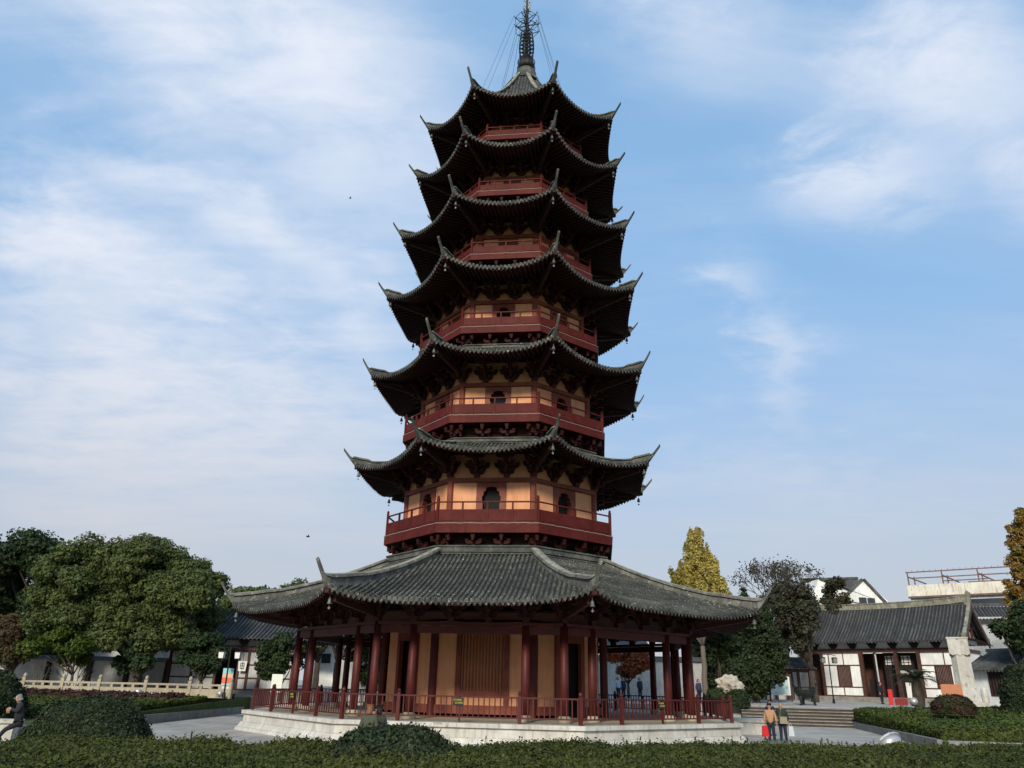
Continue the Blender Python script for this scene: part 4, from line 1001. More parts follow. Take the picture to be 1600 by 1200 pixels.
def bay(x0, x1, name='wall_panel', window=None, posts=None):
    """white panelled bay split by thin timbers, optional barred window"""
    th = .10; rows = [(wz0+.12, 1.15), (1.25, 3.10), (3.20, wz1-.05)]
    for ri, (a, b) in enumerate(rows):
        segs = [(x0, x1)]
        if ri == 1 and window: segs = [(x0, window[0]), (window[1], x1)]
        elif ri != 1: mid_ = (x0+x1)/2 + (.0 if ri == 0 else .25); segs = [(x0, mid_-.04), (mid_+.04, x1)]
        for (p, q) in segs:
            if q-p < .1: continue
            mm = MB(); mm.box(((p+q)/2, .05, (a+b)/2), (q-p-.01, .1, b-a)); mm.obj('wall_panel', WHITE, gate)
    for z in (1.20, 3.15): mm = MB(); mm.box(((x0+x1)/2, .03, z), (x1-x0, .14, .095)); mm.obj('rail', BTIM, gate)
    for ri in (0, 2):
        mid_ = (x0+x1)/2 + (.0 if ri == 0 else .25); a, b = rows[ri]; mm = MB(); mm.box((mid_, .035, (a+b)/2), (.075, .13, b-a)); mm.obj('stile', BTIM, gate)
    mm = MB(); mm.box(((x0+x1)/2, .02, wz0+.04), (x1-x0, .16, .15)); mm.obj('sill', BTIM, gate)
    if window:
        a, b = rows[1]; w0_, w1_ = window
        mm = MB(); mm.box(((w0_+w1_)/2, .18, (a+b)/2), (w1_-w0_, .04, b-a)); wf = mm.obj('window', DARK, gate)
        mm = MB()
        for x in (w0_+.05, w1_-.05): mm.box((x, .03, (a+b)/2), (.10, .16, b-a))
        mm.obj('window_frame', BTIM, wf)
        nb2 = 9; mm = MB(); mm.box((0, 0, 0), (.06, .05, b-a)); bme = mm.mesh('window_bar', RUST)
        for q in range(nb2): link('window_bar', bme, wf, (w0_+.1+(w1_-w0_-.2)*(q+.5)/nb2, .05, (a+b)/2))
bay(xp[1288], xp[1350]-.15, window=(fxx(1310), fxx(1331)))
bay(xp[1441]+.15, H-.1, window=(fxx(1463), fxx(1489)))
for u, w in ((1288, .26), (1350, .34), (1405, .30), (1441, .30)):
    m = MB(); m.box((xp[u], -.02, 2.45), (w, .3, 4.3)); m.obj('post', BTIM, gate)
m = MB(); m.box((H-.1, -.02, 2.45), (.3, .3, 4.3)); m.obj('post', BTIM, gate)
m = MB(); m.box((0, -.03, wz1+.10), (GL+.5, .32, .34)); m.obj('lintel', BTIM, gate)
m = MB(); m.box((0, .05, wz1+.72), (GL+.1, .12, .9)); m.obj('frieze', WHITE, gate)
# recessed entrance: white reveal, timber doors with lattice lights
m = MB(); m.box((xp[1350]+.9, 1.0, 2.3), (.12, 2.0, 4.0), R(24)); m.obj('reveal_wall', WHITED, gate)
m = MB(); m.box(((xp[1378]+xp[1441])/2, 1.2, 2.3), (xp[1441]-xp[1378], .1, 4.0)); dr = m.obj('door', BLACKT, gate)
for q in range(4):
    m = MB(); m.box((xp[1378]+.45+q*(xp[1441]-xp[1378]-.9)/3, 1.1, 1.5), (.10, .10, 2.3)); m.obj('door_stile', BTIM, dr)
for u in (1388, 1414):
    x = fxx(u); m = MB(); m.box((x, 1.10, 3.62), (.78, .06, .78)); wn_ = m.obj('fanlight', WHITE, gate)
    for q in (-.2, .2): m = MB(); m.box((x+q, 1.04, 3.62), (.05, .05, .78)); m.obj('glazing_bar', BTIM, wn_); m = MB(); m.box((x, 1.03, 3.62+q), (.78, .05, .05)); m.obj('glazing_bar', BTIM, wn_)
x = fxx(1412); m = MB(); m.box((x, 1.10, 2.55), (1.3, .06, .35)); m.obj('door_light', WHITED, gate)
x = fxx(1414); m = MB(); m.box((x, .9, 1.0), (.6, .05, 1.35)); m.obj('white_notice', WHITE, gate)
x = fxx(1355); m = MB(); m.box((x+.25, .3, 1.1), (.34, .05, 1.7)); m.obj('side_door', DARK, gate)
# bracket blocks beneath the eave
for q in range(9):
    x = -H+.1+q*(GL-.2)/8; m = MB(); m.prism([(x-.45, wz1+.95), (x-.38, wz1+.62), (x-.15, wz1+.30), (x+.15, wz1+.30), (x+.38, wz1+.62), (x+.45, wz1+.95)], 'y', -.35, -.02); m.obj('eave_bracket', BLACKT, gate)
ez, rz_ = 5.15, 8.55
tiled_slope(gate, 'roof', H+.75, H+.75, -1.35, ez, 2.9, rz_, TILED, .30, .085, .28)
tiled_slope(gate, 'rear_roof', H+.75, H+.75, 7.1, ez, 2.9, rz_, TILED, .30, .085, .28)
m = MB(); m.grid([[(sx*(H+.95), -1.3, ez-.06) for sx in (-1, 1)], [(sx*(H+.5), 0, ez+.32) for sx in (-1, 1)], [(sx*(H+.5), 5.8, ez+.32) for sx in (-1, 1)], [(sx*(H+.95), 7.0, ez-.06) for sx in (-1, 1)]]); m.obj('soffit', BTIM, gate)
def ridge_bar(parent, pts, w, h, mt_, name='ridge'):
    m = MB()
    for a, b in zip(pts[:-1], pts[1:]): m.bar((a[0], a[1], a[2]+h/2), (b[0], b[1], b[2]+h/2), w, h)
    m.obj(name, mt_, parent)
nR = 10; rp_ = [(-H-.6+(2*H+1.2)*i/nR, 2.9, rz_-.1+.32*abs(2*i/nR-1)**2.5) for i in range(nR+1)]
ridge_bar(gate, rp_, .34, .50, RIDGEY); ridge_bar(gate, [(a, b, c+.50) for a, b, c in rp_], .46, .09, RIDGEY, 'ridge_cap')
for s in (-1, 1):
    m = MB(); m.prism([(s*(H+.3), rz_-.1), (s*(H+.8), rz_+.1), (s*(H+.87), rz_+1.0), (s*(H+.63), rz_+1.22), (s*(H+.45), rz_+.85), (s*(H+.05), rz_+.75)], 'y', 2.70, 3.1); m.obj('ridge_finial', RIDGEY, gate)
    pts = []
    for i in range(8):
        t = i/7; w = H+.65; y = 2.9+(-1.35-2.9)*t; z = rz_+(ez-rz_)*(t-(-.28)*t*(1-t)) ; pts.append((s*w, y, rz_+(ez-rz_)*((t)+.28*t*(1-t)) + (.25 if t == 1 else 0)))
    ridge_bar(gate, pts, .30, .30, RIDGEY, 'slope_ridge')
    ridge_bar(gate, [(a, 5.8-b, c) for a, b, c in pts], .30, .30, RIDGEY, 'slope_ridge')
# right gable with its bargeboards, struts and white infill
gx = H-.25
m = MB(); m.prism([(-.3, ez-.1), (6.1, ez-.1), (2.9, rz_-.55)], 'x', gx+.1, gx+.2); m.obj('gable_wall', WHITED, gate)
m = MB(); m.bar((gx+1.0, -1.2, ez-.15), (gx+1.0, 2.9, rz_-.25), .10, .42); m.obj('bargeboard', BTIM, gate)
m = MB(); m.bar((gx+1.0, 7.0, ez-.15), (gx+1.0, 2.9, rz_-.25), .10, .42); m.obj('bargeboard', BTIM, gate)
for a, b in (((gx+.30, .2, ez+.35), (gx+.30, 5.6, ez+.35)), ((gx+.30, 1.2, ez+1.3), (gx+.30, 4.6, ez+1.3)), ((gx+.30, 2.9, ez+.3), (gx+.30, 2.9, rz_-.4)), ((gx+.30, 1.6, ez+.3), (gx+.30, 1.6, ez+1.3)), ((gx+.30, 4.2, ez+.3), (gx+.30, 4.2, ez+1.3))):
    m = MB(); m.bar(a, b, .2, .2); m.obj('gable_timber', BTIM, gate)
m = MB(); m.box((H-.05, 2.9, 2.4), (.1, 5.8, 4.2)); m.obj('side_wall', WHITE, gate)
m = MB(); m.box((-H+.05, 2.9, 2.4), (.1, 5.8, 4.2)); m.obj('side_wall', WHITE, gate)
m = MB(); m.box((H+.03, 2.9, wz1+.1), (.12, 6.2, .3)); m.obj('side_beam', BTIM, gate)

# --- low wing on the far right
wa, wb = at(1520, 1095, 20), at(1640, 1095, 14)
mw, Lw = frame_on((wa.x, 20), (wb.x, 14)); wing = empty('low_wing', (wa.x, 20, 1.3), math.atan2(wb.y-20 if False else -6, wb.x-wa.x), 'small white building with a dark tiled lean-to roof at the far right', 'building')
m = MB(); m.box((Lw/2, 2.0, 1.2), (Lw, 4, 3.0)); m.obj('wall', WHITE, wing)
x = 2.6
m = MB(); m.box((x, -.03, 1.75), (1.6, .08, 1.7)); w_ = m.obj('window', BLACKT, wing)
for q in range(6): m = MB(); m.box((x-.65+q*.26, -.09, 1.75), (.06, .05, 1.65)); m.obj('window_bar', BTIM, w_)
tiled_slope(wing, 'roof', Lw/2+.4, Lw/2-.3, -.7, 2.65, 2.2, 4.1, TILED, .28, .08, .1, xoff=Lw/2)
ridge_bar(wing, [(.2, 2.2, 4.1), (Lw-.2, 2.2, 4.1)], .3, .25, TILED)
p = at(1541, 1096, 12); m = MB(); m.lathe([(.22, 0), (.24, .5), (.20, .85), (.08, 1.0)], 8); o = m.obj('stone_marker', STONE, None, (p.x, 12, p.z-.1)); tag(o, 'small rounded grey stone marker beside the pillar, in front of the low wing', 'stone')
p = at(1576, 1092, 10); bn = empty('bench', (p.x, 10, p.z-.25), -.3, 'small dark brown bench in front of the low white wing at the far right', 'bench')
m = MB(); m.box((0, 0, .42), (1.1, .35, .06)); m.obj('seat', BTIM, bn)
for a in (-.45, -.15, .15, .45): m = MB(); m.box((a, 0, .2), (.07, .3, .40)); m.obj('leg', BTIM, bn)

# --- stone pillar
pp_ = at(1512, 1094, 11.5)
pil = empty('stone_pillar', (pp_.x+.05, 11.5, pp_.z-.15), R(-30), 'tall octagonal pale stone pillar with a heavier square head, before the gate hall', 'pillar'); pil.scale = (.86, .86, 1)
m = MB(); m.lathe([(.86, 0), (.86, .12), (.78, .14), (.74, 1.5), (.71, 3.05)], 8, phase=math.pi/8); m.obj('shaft', STONE, pil)
m = MB(); m.box((0, 0, 3.55), (1.42, 1.42, 1.0)); m.obj('head', STONE, pil)
m = MB(); m.box((0, 0, 4.05), (1.50, 1.50, .1)); m.obj('cap', STONE, pil)
for a in range(4):
    m = MB(); m.prism([(-.71, 3.06), (-.5, 2.93), (-.2, 3.0), (0, 2.88), (.2, 3.0), (.5, 2.93), (.71, 3.06)], 'y', -.72, -.60); m.obj('carved_fringe', STONE, pil, rz=a*math.pi/2)
m = MB(); m.box((0, 0, -.1), (2.6, 2.6, .25)); m.obj('footing', STONE, pil)

# --- rear buildings on the right
def block(name, u0_, u1_, v_top, v_bot, Y, depth_, label, cat='building', wallm=WHITE):
    a, b = at(u0_, v_top, Y), at(u1_, v_top, Y); o = empty(name, ((a.x+b.x)/2, Y, 1.6), 0, label, cat)
    zt = (a.z+b.z)/2-1.6; m = MB(); m.box((0, depth_/2, zt/2), (b.x-a.x, depth_, zt)); m.obj('wall', wallm, o); return o, b.x-a.x, zt
# white gabled house
hs_, hw_, hz_ = block('gabled_house', 1272, 1372, 938, 1090, 62, 12, 'white house with grey roofs and two gables showing above the gate hall, left part')
aa = at(1345, 912, 62); ax_ = aa.x-hs_.location.x; gz_ = aa.z-1.6
m = MB(); m.prism([(ax_-2.8, hz_), (ax_+3.0, hz_-1.0), (ax_+3.0, hz_), (ax_+.2, gz_+.4), (ax_-.2, gz_+.4)], 'y', -.6, 6); m.obj('gable', WHITE, hs_)
bb = at(1272, 908, 62); bx2 = bb.x-hs_.location.x
m = MB(); m.prism([(bx2-1.6, hz_-1.5), (bx2+7.0, hz_-1), (bx2+7.0, hz_+.3), (bx2+.6, bb.z-1.6+.3)], 'y', -.3, 6); m.obj('gable', WHITE, hs_)
m = MB(); m.grid([[(bx2+.5, -.7, bb.z-1.6+.25), (bx2+7.4, -.7, hz_+.25)], [(bx2+.5, 5, bb.z-1.6+1.0), (bx2+7.4, 5, hz_+2.2)]]); m.obj('roof', TILED, hs_)
m = MB(); m.bar((ax_-.1, -.75, gz_+.5), (ax_-3.4, -.75, hz_-.1), .3, .3); m.obj('verge', RIDGE, hs_)
m = MB(); m.bar((ax_+.1, -.75, gz_+.5), (ax_+3.6, -.75, hz_-1.4), .3, .3); m.obj('verge', RIDGE, hs_)
m = MB(); m.grid([[(ax_-3.3, -.2, hz_+.0), (ax_-.2, -.2, gz_+.55)], [(ax_-8.5, 5.5, hz_+.7), (ax_-6.0, 5.5, gz_+.9)]]); m.obj('roof', TILED, hs_)
m = MB(); m.bar((ax_-.3, 0, gz_+.7), (ax_-6.2, 5.5, gz_+1.1), .3, .35); m.obj('ridge', RIDGE, hs_)
for u, v in ((1345, 940), (1358, 941)):
    q = at(u, v, 62); m = MB(); m.box((q.x-hs_.location.x, -.66, q.z-1.6), (1.0, .10, .95)); f_ = m.obj('window', GLASS, hs_)
    m = MB(); m.box((q.x-hs_.location.x, -.72, q.z-1.6), (.08, .06, .95)); m.obj('mullion', BTIM, f_)
# long dark roof behind the gate
lr0, lr1 = at(1322, 952, 52), at(1640, 925, 44)
ang = math.atan2(44-52, lr1.x-lr0.x); LL = math.hypot(lr1.x-lr0.x, 8)
lh = empty('long_hall', (lr0.x, 52, 1.6), ang, 'long white hall whose dark tiled roof shows behind the gate hall ridge', 'building')
zt = lr0.z-1.6
m = MB(); m.box((LL/2, 4, (zt-1)/2), (LL, 7.5, zt-1)); m.obj('wall', WHITED, lh)
tiled_slope(lh, 'roof', LL/2+.5, LL/2+.5, -.4, zt-1.5, 4, zt+.45, TILED, .35, .09, .1, xoff=LL/2)
ridge_bar(lh, [(0, 4, zt+.4), (LL, 4, zt+.55)], .35, .35, TILED)
# building with the open steel frame on its roof
s0, s1 = at(1422, 930, 66), at(1640, 912, 56)
ang = math.atan2(-10, s1.x-s0.x); SL = math.hypot(s1.x-s0.x, 10)
sb_ = empty('flat_roofed_building', (s0.x, 66, 1.6), ang, 'cream flat-roofed building with an unfinished rusty steel frame standing on its roof, upper right', 'building')
zt = s0.z-1.6
m = MB(); m.box((SL/2, 5, zt/2), (SL, 10, zt)); m.obj('wall', WHITED, sb_)
m = MB(); m.box((SL/2, -.15, zt+.55), (SL+.3, .3, 1.5)); m.obj('parapet', mat('cream_parapet', (.66, .62, .50), .8, .1, .5, (.72, .69, .58), .7, streak=(.36, .20, .13)), sb_)
m = MB(); m.box((SL/2, -.22, zt-.35), (SL+.4, .5, .18)); m.obj('ledge', RUST, sb_)
m = MB(); m.box((SL/2, -.05, zt-1.3), (SL, .1, .9)); m.obj('strip_window', GLASS, sb_)
fz = zt+1.3; zt_ = zt+3.1
for q in range(5):
    x = .1+q*SL*.262
    for y in (0, 5): m = MB(); m.bar((x, y, zt), (x, y, zt_), .16); m.obj('steel_post', RUST, sb_)
    m = MB(); m.bar((x, 0, zt_-.6), (x+1.2, 6.5, zt_-.9), .14); m.obj('steel_beam', RUST, sb_)
for y, z in ((0, zt_), (5, zt_-.2)): m = MB(); m.bar((-.1, y, z), (SL, y, z), .14); m.obj('steel_beam', RUST, sb_)
for x0_, x1_, y, z in ((4, 9.5, 3.2, zt_-1.0), (7, 13, 4.2, zt_-1.2)): m = MB(); m.bar((x0_, y, z), (x1_, y, z), .13); m.obj('steel_beam', RUST, sb_)
m = MB()
for q in range(22): m.bar((q*SL/22, 0, zt_+.05), (q*SL/22, 0, zt_+.28), .05)
m.obj('bolt_stubs', RUST, sb_, kind='stuff')

# --- covered walk with the map board
cw0 = at(1180, 1060, 30); cw1 = at(1258, 1060, 33)
wk = empty('covered_walk', (cw0.x, 31, 1.45), .12, 'low red-brown timber covered walk behind the map board, between the trees and the gate hall', 'corridor'); WL = cw1.x-cw0.x
for q in range(6):
    m = MB(); m.box((q*WL/5, 0, 1.35), (.22, .22, 2.7)); m.obj('post', BTIM, wk)
m = MB(); m.box((WL/2, 0, 2.55), (WL+.4, .2, .3)); m.obj('lintel', BTIM, wk)
m = MB(); m.box((WL/2, 2.0, 1.4), (WL, .1, 2.8)); m.obj('rear_wall', WHITED, wk)
tiled_slope(wk, 'roof', WL/2+.5, WL/2+.4, -.6, 2.75, 1.2, 3.5, TILED, .3, .09, .1, xoff=WL/2)
ridge_bar(wk, [(-.2, 1.2, 3.5), (WL+.2, 1.2, 3.5)], .3, .25, TILED)
p = at(1221, 1090, 27); mb_ = empty('map_board', (p.x, 27, TZ(27)), -.1, 'framed pale map board on two posts beneath the dark trees, left of the gate hall', 'notice board')
MAPM = mat('printed_map', (.45, .60, .55), .5, .1, 2.0, (.62, .70, .66), 1.6, spots=(2.2, .6, (.25, .42, .40)))
m = MB(); m.box((0, 0, 1.25), (1.45, .05, 1.30)); m.obj('map', MAPM, mb_)
m = MB(); m.box((0, .04, 1.25), (1.65, .06, 1.5)); m.obj('backing', WHITE, mb_)
for s in (-1, 1): m = MB(); m.box((s*.9, .05, 1.1), (.12, .14, 2.2)); m.obj('post', BTIM, mb_)
m = MB(); m.box((0, .03, 2.12), (1.9, .3, .14)); m.obj('hood', BTIM, mb_)

# --- bronze cauldron on the terrace
p = at(1261, 1104, 19.5); cd = empty('bronze_cauldron', (p.x, 19.5, TZ(19.5)), 0, 'dark bronze three-legged cauldron standing at the top of the stone steps', 'cauldron')
m = MB(); m.lathe([(.30, .50), (.62, .62), (.76, .85), (.80, 1.1), (.76, 1.20), (.82, 1.24), (.82, 1.30), (.74, 1.30), (.70, 1.1), (.5, .8)], 20); m.obj('bowl', BRONZE, cd, smooth=False)
for a in (-60, 60, 180): m = MB(); c, s = math.cos(R(a+30)), math.sin(R(a+30)); m.tube([(c*.50, s*.50, .72), (c*.60, s*.60, .35), (c*.58, s*.58, .12), (c*.64, s*.64, 0)], [.15, .10, .09, .12], 8); m.obj('leg', BRONZE, cd)
for s in (-1, 1): m = MB(); m.tube([(s*.78, -.15, 1.25), (s*.90, -.15, 1.50), (s*.90, .15, 1.50), (s*.78, .15, 1.25)], .05, 6); m.obj('ear_handle', BRONZE, cd)
p = at(1250, 1083, 19.2)

# --- two-lantern lamp posts
def lamp_post(p, h, label, lit):
    o = empty('lamp_post', p, 0, label, 'lamp post', 'two-lantern lamp posts')
    m = MB(); m.tube([(0, 0, 0), (0, 0, h)], [.055, .04], 8); m.tube([(0, 0, 0), (0, 0, .35)], [.12, .09], 8); m.obj('pole', BLK, o)
    m = MB(); m.tube([(-.62, 0, h-.12), (-.3, 0, h-.04), (.3, 0, h-.04), (.62, 0, h-.12)], .025, 5); m.obj('cross_arm', BLK, o)
    for s in (-1, 1):
        m = MB(); m.box((s*.5, 0, h-.50), (.30, .30, .36), top=1.15); l = m.obj('lantern', LAMPW if lit else LAMPG, o)
        m = MB(); m.box((s*.5, 0, h-.28), (.44, .44, .07), top=.5); m.box((s*.5, 0, h-.70), (.32, .32, .04)); m.obj('lantern_cap', BLK, l)
        m = MB()
        for a in (-.15, .15):
            for b in (-.15, .15): m.bar((s*.5+a, b, h-.70), (s*.5+a*1.1, b*1.1, h-.30), .022)
        m.obj('lantern_frame', BLK, l)
LAMPG = mat('unlit_lantern_glass', (.22, .23, .20), .2, .05)
LAMPW = mat('lantern_glass', (.80, .80, .76), .3, .05)
p = at(1303, 1097, 25); lamp_post((p.x, 25, TZ(25)), at(1292, 1022, 25).z-TZ(25), 'dark lamp post with two lanterns standing against the gate hall wall on the right', False)
p = at(350, 1085, 7.4); lamp_post((p.x, 7.4, 1.05), at(350, 1010, 7.4).z-1.05, 'dark lamp post with two white lanterns before the left entrance', True)

# --- left entrance hall, side pavilion and perimeter wall
lx0, lx1 = at(262, 1040, 16.8).x, at(452, 1040, 16.8).x; LW = lx1-lx0
le = empty('entrance_hall', (lx0, 16.8, 1.25), 0, 'dark timber and white plaster entrance hall with grey tiled roof, left of the pagoda', 'hall')
def lxx(u): return at(u, 1040, 16.8).x-lx0
m = MB(); m.box((LW/2+1, 3.0, 0), (LW+6, 6.6, .36)); m.obj('plinth', STEPM, le)
m = MB(); m.box((LW/2-.2, 2.5, 1.7), (LW-.4, .1, 3.3)); m.obj('rear_wall', BLACKT, le)
for u0_, u1_ in ((268, 300), (302, 336), (374, 386), (389, 405), (409, 432), (435, 456)):
    for z0, z1 in ((.28, .95), (1.05, 1.85), (1.95, 2.75)):
        m = MB(); m.box(((lxx(u0_)+lxx(u1_))/2, 0, (z0+z1)/2), (lxx(u1_)-lxx(u0_)-.06, .1, z1-z0)); m.obj('wall_panel', WHITED, le)
for u in (265, 301, 338, 373, 388, 407, 433, 458): m = MB(); m.box((lxx(u), -.03, 1.65), (.17, .2, 3.1)); m.obj('post', BTIM, le)
for z in (.2, 1.0, 1.9, 2.85):
    m = MB(); m.box(((lxx(373)+lxx(458))/2, -.01, z), (lxx(458)-lxx(373), .14, .1)); m.obj('rail', BTIM, le)
    m = MB(); m.box(((lxx(265)+lxx(338))/2, -.01, z), (lxx(338)-lxx(265), .14, .1)); m.obj('rail', BTIM, le)
m = MB(); m.box((LW/2, -.03, 3.05), (LW+.6, .3, .32)); m.obj('lintel', BTIM, le)
m = MB(); m.box((LW/2, .05, 3.4), (LW+.2, .1, .4)); m.obj('frieze', WHITED, le)
for q in range(6): x = .4+q*(LW-.6)/5; m = MB(); m.prism([(x-.4, 3.75), (x-.3, 3.45), (x-.12, 3.22), (x+.12, 3.22), (x+.3, 3.45), (x+.4, 3.75)], 'y', -.3, -.02); m.obj('eave_bracket', BLACKT, le)
tiled_slope(le, 'roof', LW/2+2.0, LW/2+.8, -1.3, 3.70, 2.8, 5.6, TILED, .30, .085, .28, xoff=LW/2+.2)
tiled_slope(le, 'rear_roof', LW/2+2.0, LW/2+.8, 6.9, 3.70, 2.8, 5.6, TILED, .30, .085, .28, xoff=LW/2+.2)
ridge_bar(le, [(-.4, 2.8, 5.6), (LW+.9, 2.8, 5.6)], .3, .42, TILED)
for s, x0_ in ((-1, -.6), (1, LW+1.0)):
    ridge_bar(le, [(x0_, 2.8, 5.6), (x0_+s*.5, 1.0, 4.75+.0), (x0_+s*.95, -.4, 4.02), (x0_+s*1.35, -1.4, 3.8)], .24, .26, RIDGEY, 'slope_ridge')
p = at(368, 1040, 14.9); plq = empty('door_plaque', (p.x, 16.4, p.z), 0, 'small white plaque with one dark character hanging in the left entrance', 'plaque')
m = MB(); m.prism([(-.26, -.34), (.26, -.34), (.32, .34), (-.32, .34)], 'y', 0, .04); m.obj('board', WHITE, plq)
for a, b in (((-.13, .2), (.13, .2)), ((-.13, -.16), (.13, -.16)), ((-.13, .02), (.13, .02)), ((-.13, -.18), (-.13, .2)), ((.13, -.18), (.13, .2)), ((0, -.24), (0, .26))):
    m = MB(); m.bar((a[0], -.01, a[1]), (b[0], -.01, b[1]), .035); m.obj('brush_stroke', BLK, plq)
m = MB(); m.tube([(0, .03, .34), (0, .03, .9)], .02, 4); m.obj('hanger', BLK, plq)
# perimeter wall with dark posts and tile cap
wl_ = empty('perimeter_wall', (0, 18.4, 1.2), 0, 'white plaster perimeter wall with dark timber posts and tiled cap behind the left balustrade', 'wall')
ux = [-60, 15, 77, 141, 200, 262]; xs2 = [at(u, 1050, 18.4).x for u in ux]
for x0_, x1_ in zip(xs2[:-1], xs2[1:]): m = MB(); m.box(((x0_+x1_)/2, 0, 1.0), (x1_-x0_-.3, .25, 2.1)); m.obj('wall_panel', WHITED, wl_)
for x in xs2: m = MB(); m.box((x, -.1, 1.05), (.32, .5, 2.3)); m.obj('post', BLACKT, wl_)
for x0_, x1_ in zip(xs2[:-1], xs2[1:]): 
    m = MB(); m.prism([(-.45, 2.06), (.45, 2.06), (.12, 2.34), (-.12, 2.34)], 'x', x0_, x1_-.02); m.obj('tile_cap', TILED, wl_)
# dim gabled pavilion behind the camphor tree
p0 = at(118, 990, 25); p1 = at(252, 990, 25)
pv = empty('gabled_pavilion', ((p0.x+p1.x)/2, 25, 1.4), 0, 'white gable-ended pavilion half hidden behind the big camphor tree', 'building'); pw2 = (p1.x-p0.x)/2
m = MB(); m.prism([(-pw2, 0), (pw2, 0), (pw2, 3.3), (.2, 5.4), (-pw2, 3.3)], 'y', 0, 7); m.obj('wall', WHITED, pv)
m = MB(); m.bar((-pw2-.5, -.15, 3.15), (.25, -.15, 5.65), .5, .22); m.obj('verge', TILED, pv)
m = MB(); m.bar((pw2+.5, -.15, 3.15), (.15, -.15, 5.65), .5, .22); m.obj('verge', TILED, pv)
m = MB(); m.grid([[(-pw2-.6, -.3, 3.2), (.2, -.3, 5.72)], [(-pw2-.6, 7, 3.2), (.2, 7, 5.72)]]); m.grid([[(pw2+.6, -.3, 3.2), (.2, -.3, 5.72)], [(pw2+.6, 7, 3.2), (.2, 7, 5.72)]]); m.obj('roof', TILED, pv)
# far multi-storey block glimpsed through the trees at left
p = at(163, 950, 60); fb = empty('apartment_block', (p.x, 60, 1.6), 0, 'pale distant block glimpsed between the left trees', 'building')
m = MB(); m.box((0, 3, 6.5), (9, 6, 13)); m.obj('wall', WHITE, fb)
for zz in (5, 8, 11): m = MB(); m.box((0, -.05, zz), (7, .1, 1.2)); m.obj('window', GLASS, fb)
p = at(30, 1025, 30); vh = empty('parked_van', (p.x, 30, 1.5), .2, 'white vehicle roof showing above the perimeter wall at far left', 'van')
m = MB(); m.prism([(-2.2, .5), (2.4, .5), (2.4, 1.3), (1.6, 2.4), (-1.6, 2.6), (-2.2, 1.4)], 'y', -.9, .9); m.obj('body', WHITE, vh)
m = MB(); m.prism([(-1.7, 1.5), (1.7, 1.45), (1.4, 2.2), (-1.4, 2.35)], 'y', -.93, .93); m.obj('window', GLASS, vh)
for s in (-1.4, 1.5):
    m = MB(); m.prism([(s+.4*math.cos(a*math.pi/8), .4+.4*math.sin(a*math.pi/8)) for a in range(16)], 'y', -.95, .95); m.obj('wheels', BLK, vh)
# white sign board and colourful banner by the left entrance
p = at(431, 1079, 4.5); wb_ = empty('sign_board', (p.x, 4.5, 1.0), 0, 'plain white upright board standing beside the round tree, left of the colonnade', 'sign')
m = MB(); m.box((0, 0, 1.0), (.62, .04, .98)); m.obj('board', emat('white_board', (.75, .78, .66), .0), wb_)
for s in (-1, 1): m = MB(); m.box((s*.25, .03, .3), (.04, .04, .6)); m.obj('leg', BTIM, wb_)
p = at(351, 1080, 8.8); bn_ = empty('banner_stand', (p.x+.05, 8.8, 1.05), 0, 'colourful pale blue, red and yellow roll-up banner at the end of the cream balustrade', 'banner')
for z0, z1, c in ((.1, .55, (.75, .58, .08)), (.55, .85, (.6, .7, .75)), (.85, 1.2, (.70, .16, .10)), (1.2, 1.45, (.75, .45, .30)), (1.45, 1.75, (.30, .60, .62))):
    m = MB(); m.box((0, 0, (z0+z1)/2), (.66, .03, z1-z0-.004)); m.obj('banner_print', mat('banner_ink', c, .6, .1, 3), bn_)
m = MB(); m.box((0, .05, .05), (.8, .3, .08)); m.obj('foot', BLK, bn_)

# --- white wall and pavilion glimpsed behind the pagoda
bw = empty('rear_wall', (0, 33, 1.4), 0, 'long white rear wall with dark tile cap seen through the colonnade', 'wall')
for q in range(10):
    m = MB(); m.box((-13+q*3.4, 0, 1.6), (3.38, .3, 3.2)); m.obj('wall_panel', WHITED, bw); m = MB(); m.prism([(-.45, 3.2), (.45, 3.2), (0, 3.6)], 'x', -13+q*3.4-1.7, -13+q*3.4+1.68); m.obj('tile_cap', TILED, bw)
for u0_, u1_, vt, Y, lb in ((495, 565, 1003, 48, 'white two-storey building glimpsed through the left side of the colonnade'), (1125, 1160, 985, 46, 'white building edge glimpsed between the dark trees and the lowest roof'), (935, 1010, 1012, 52, 'white building seen through the right side of the colonnade')):
    o_, w_, z_ = block('white_building', u0_, u1_, vt, 1090, Y, 6, lb)
    m = MB(); m.prism([(-.8, z_), (6.8, z_), (3, z_+1.2)], 'x', -w_/2-.4, w_/2+.4); m.obj('roof', TILED, o_)
    for q in (-.25, .25): m = MB(); m.box((q*w_, -.04, z_*.62), (w_*.2, .1, 1.0)); m.obj('window', GLASS, o_)

# ------------------------------------------------------------------ trees
def place_tree(name, u, Y, clumps, leaf, size, dens, tr, label, **k):
    p = spot(u, Y); return tree(name, p, clumps, leaf, size, dens, tr, label, **k)
place_tree('camphor_tree', 208, 14, clumps_in(55, 852, 338, 1005, 14, 120, 1.0, 2.6, 3, .85, lambda a, b: (abs((a-.5)/.5)**2.4+abs((b-.52)/.52)**2.2 < 1))+[(*at(u, v, 14)[:], 1.15, 1.0) for u, v in ((185, 862), (205, 872), (200, 895), (225, 858), (165, 870), (250, 862), (190, 925), (150, 885), (275, 875), (300, 890))], L_CAMPH, .145, 320, .42,
           'large spreading camphor tree with a broad olive green crown on the left')
place_tree('evergreen_tree', 30, 22, clumps_in(-60, 835, 105, 1010, 22, 46, 1.5, 3.0, 5, .95, lambda a, b: b > .35*max(0, a-.45)), L_DARK, .19, 240, .4, 'tall dark evergreen tree at the far left edge')
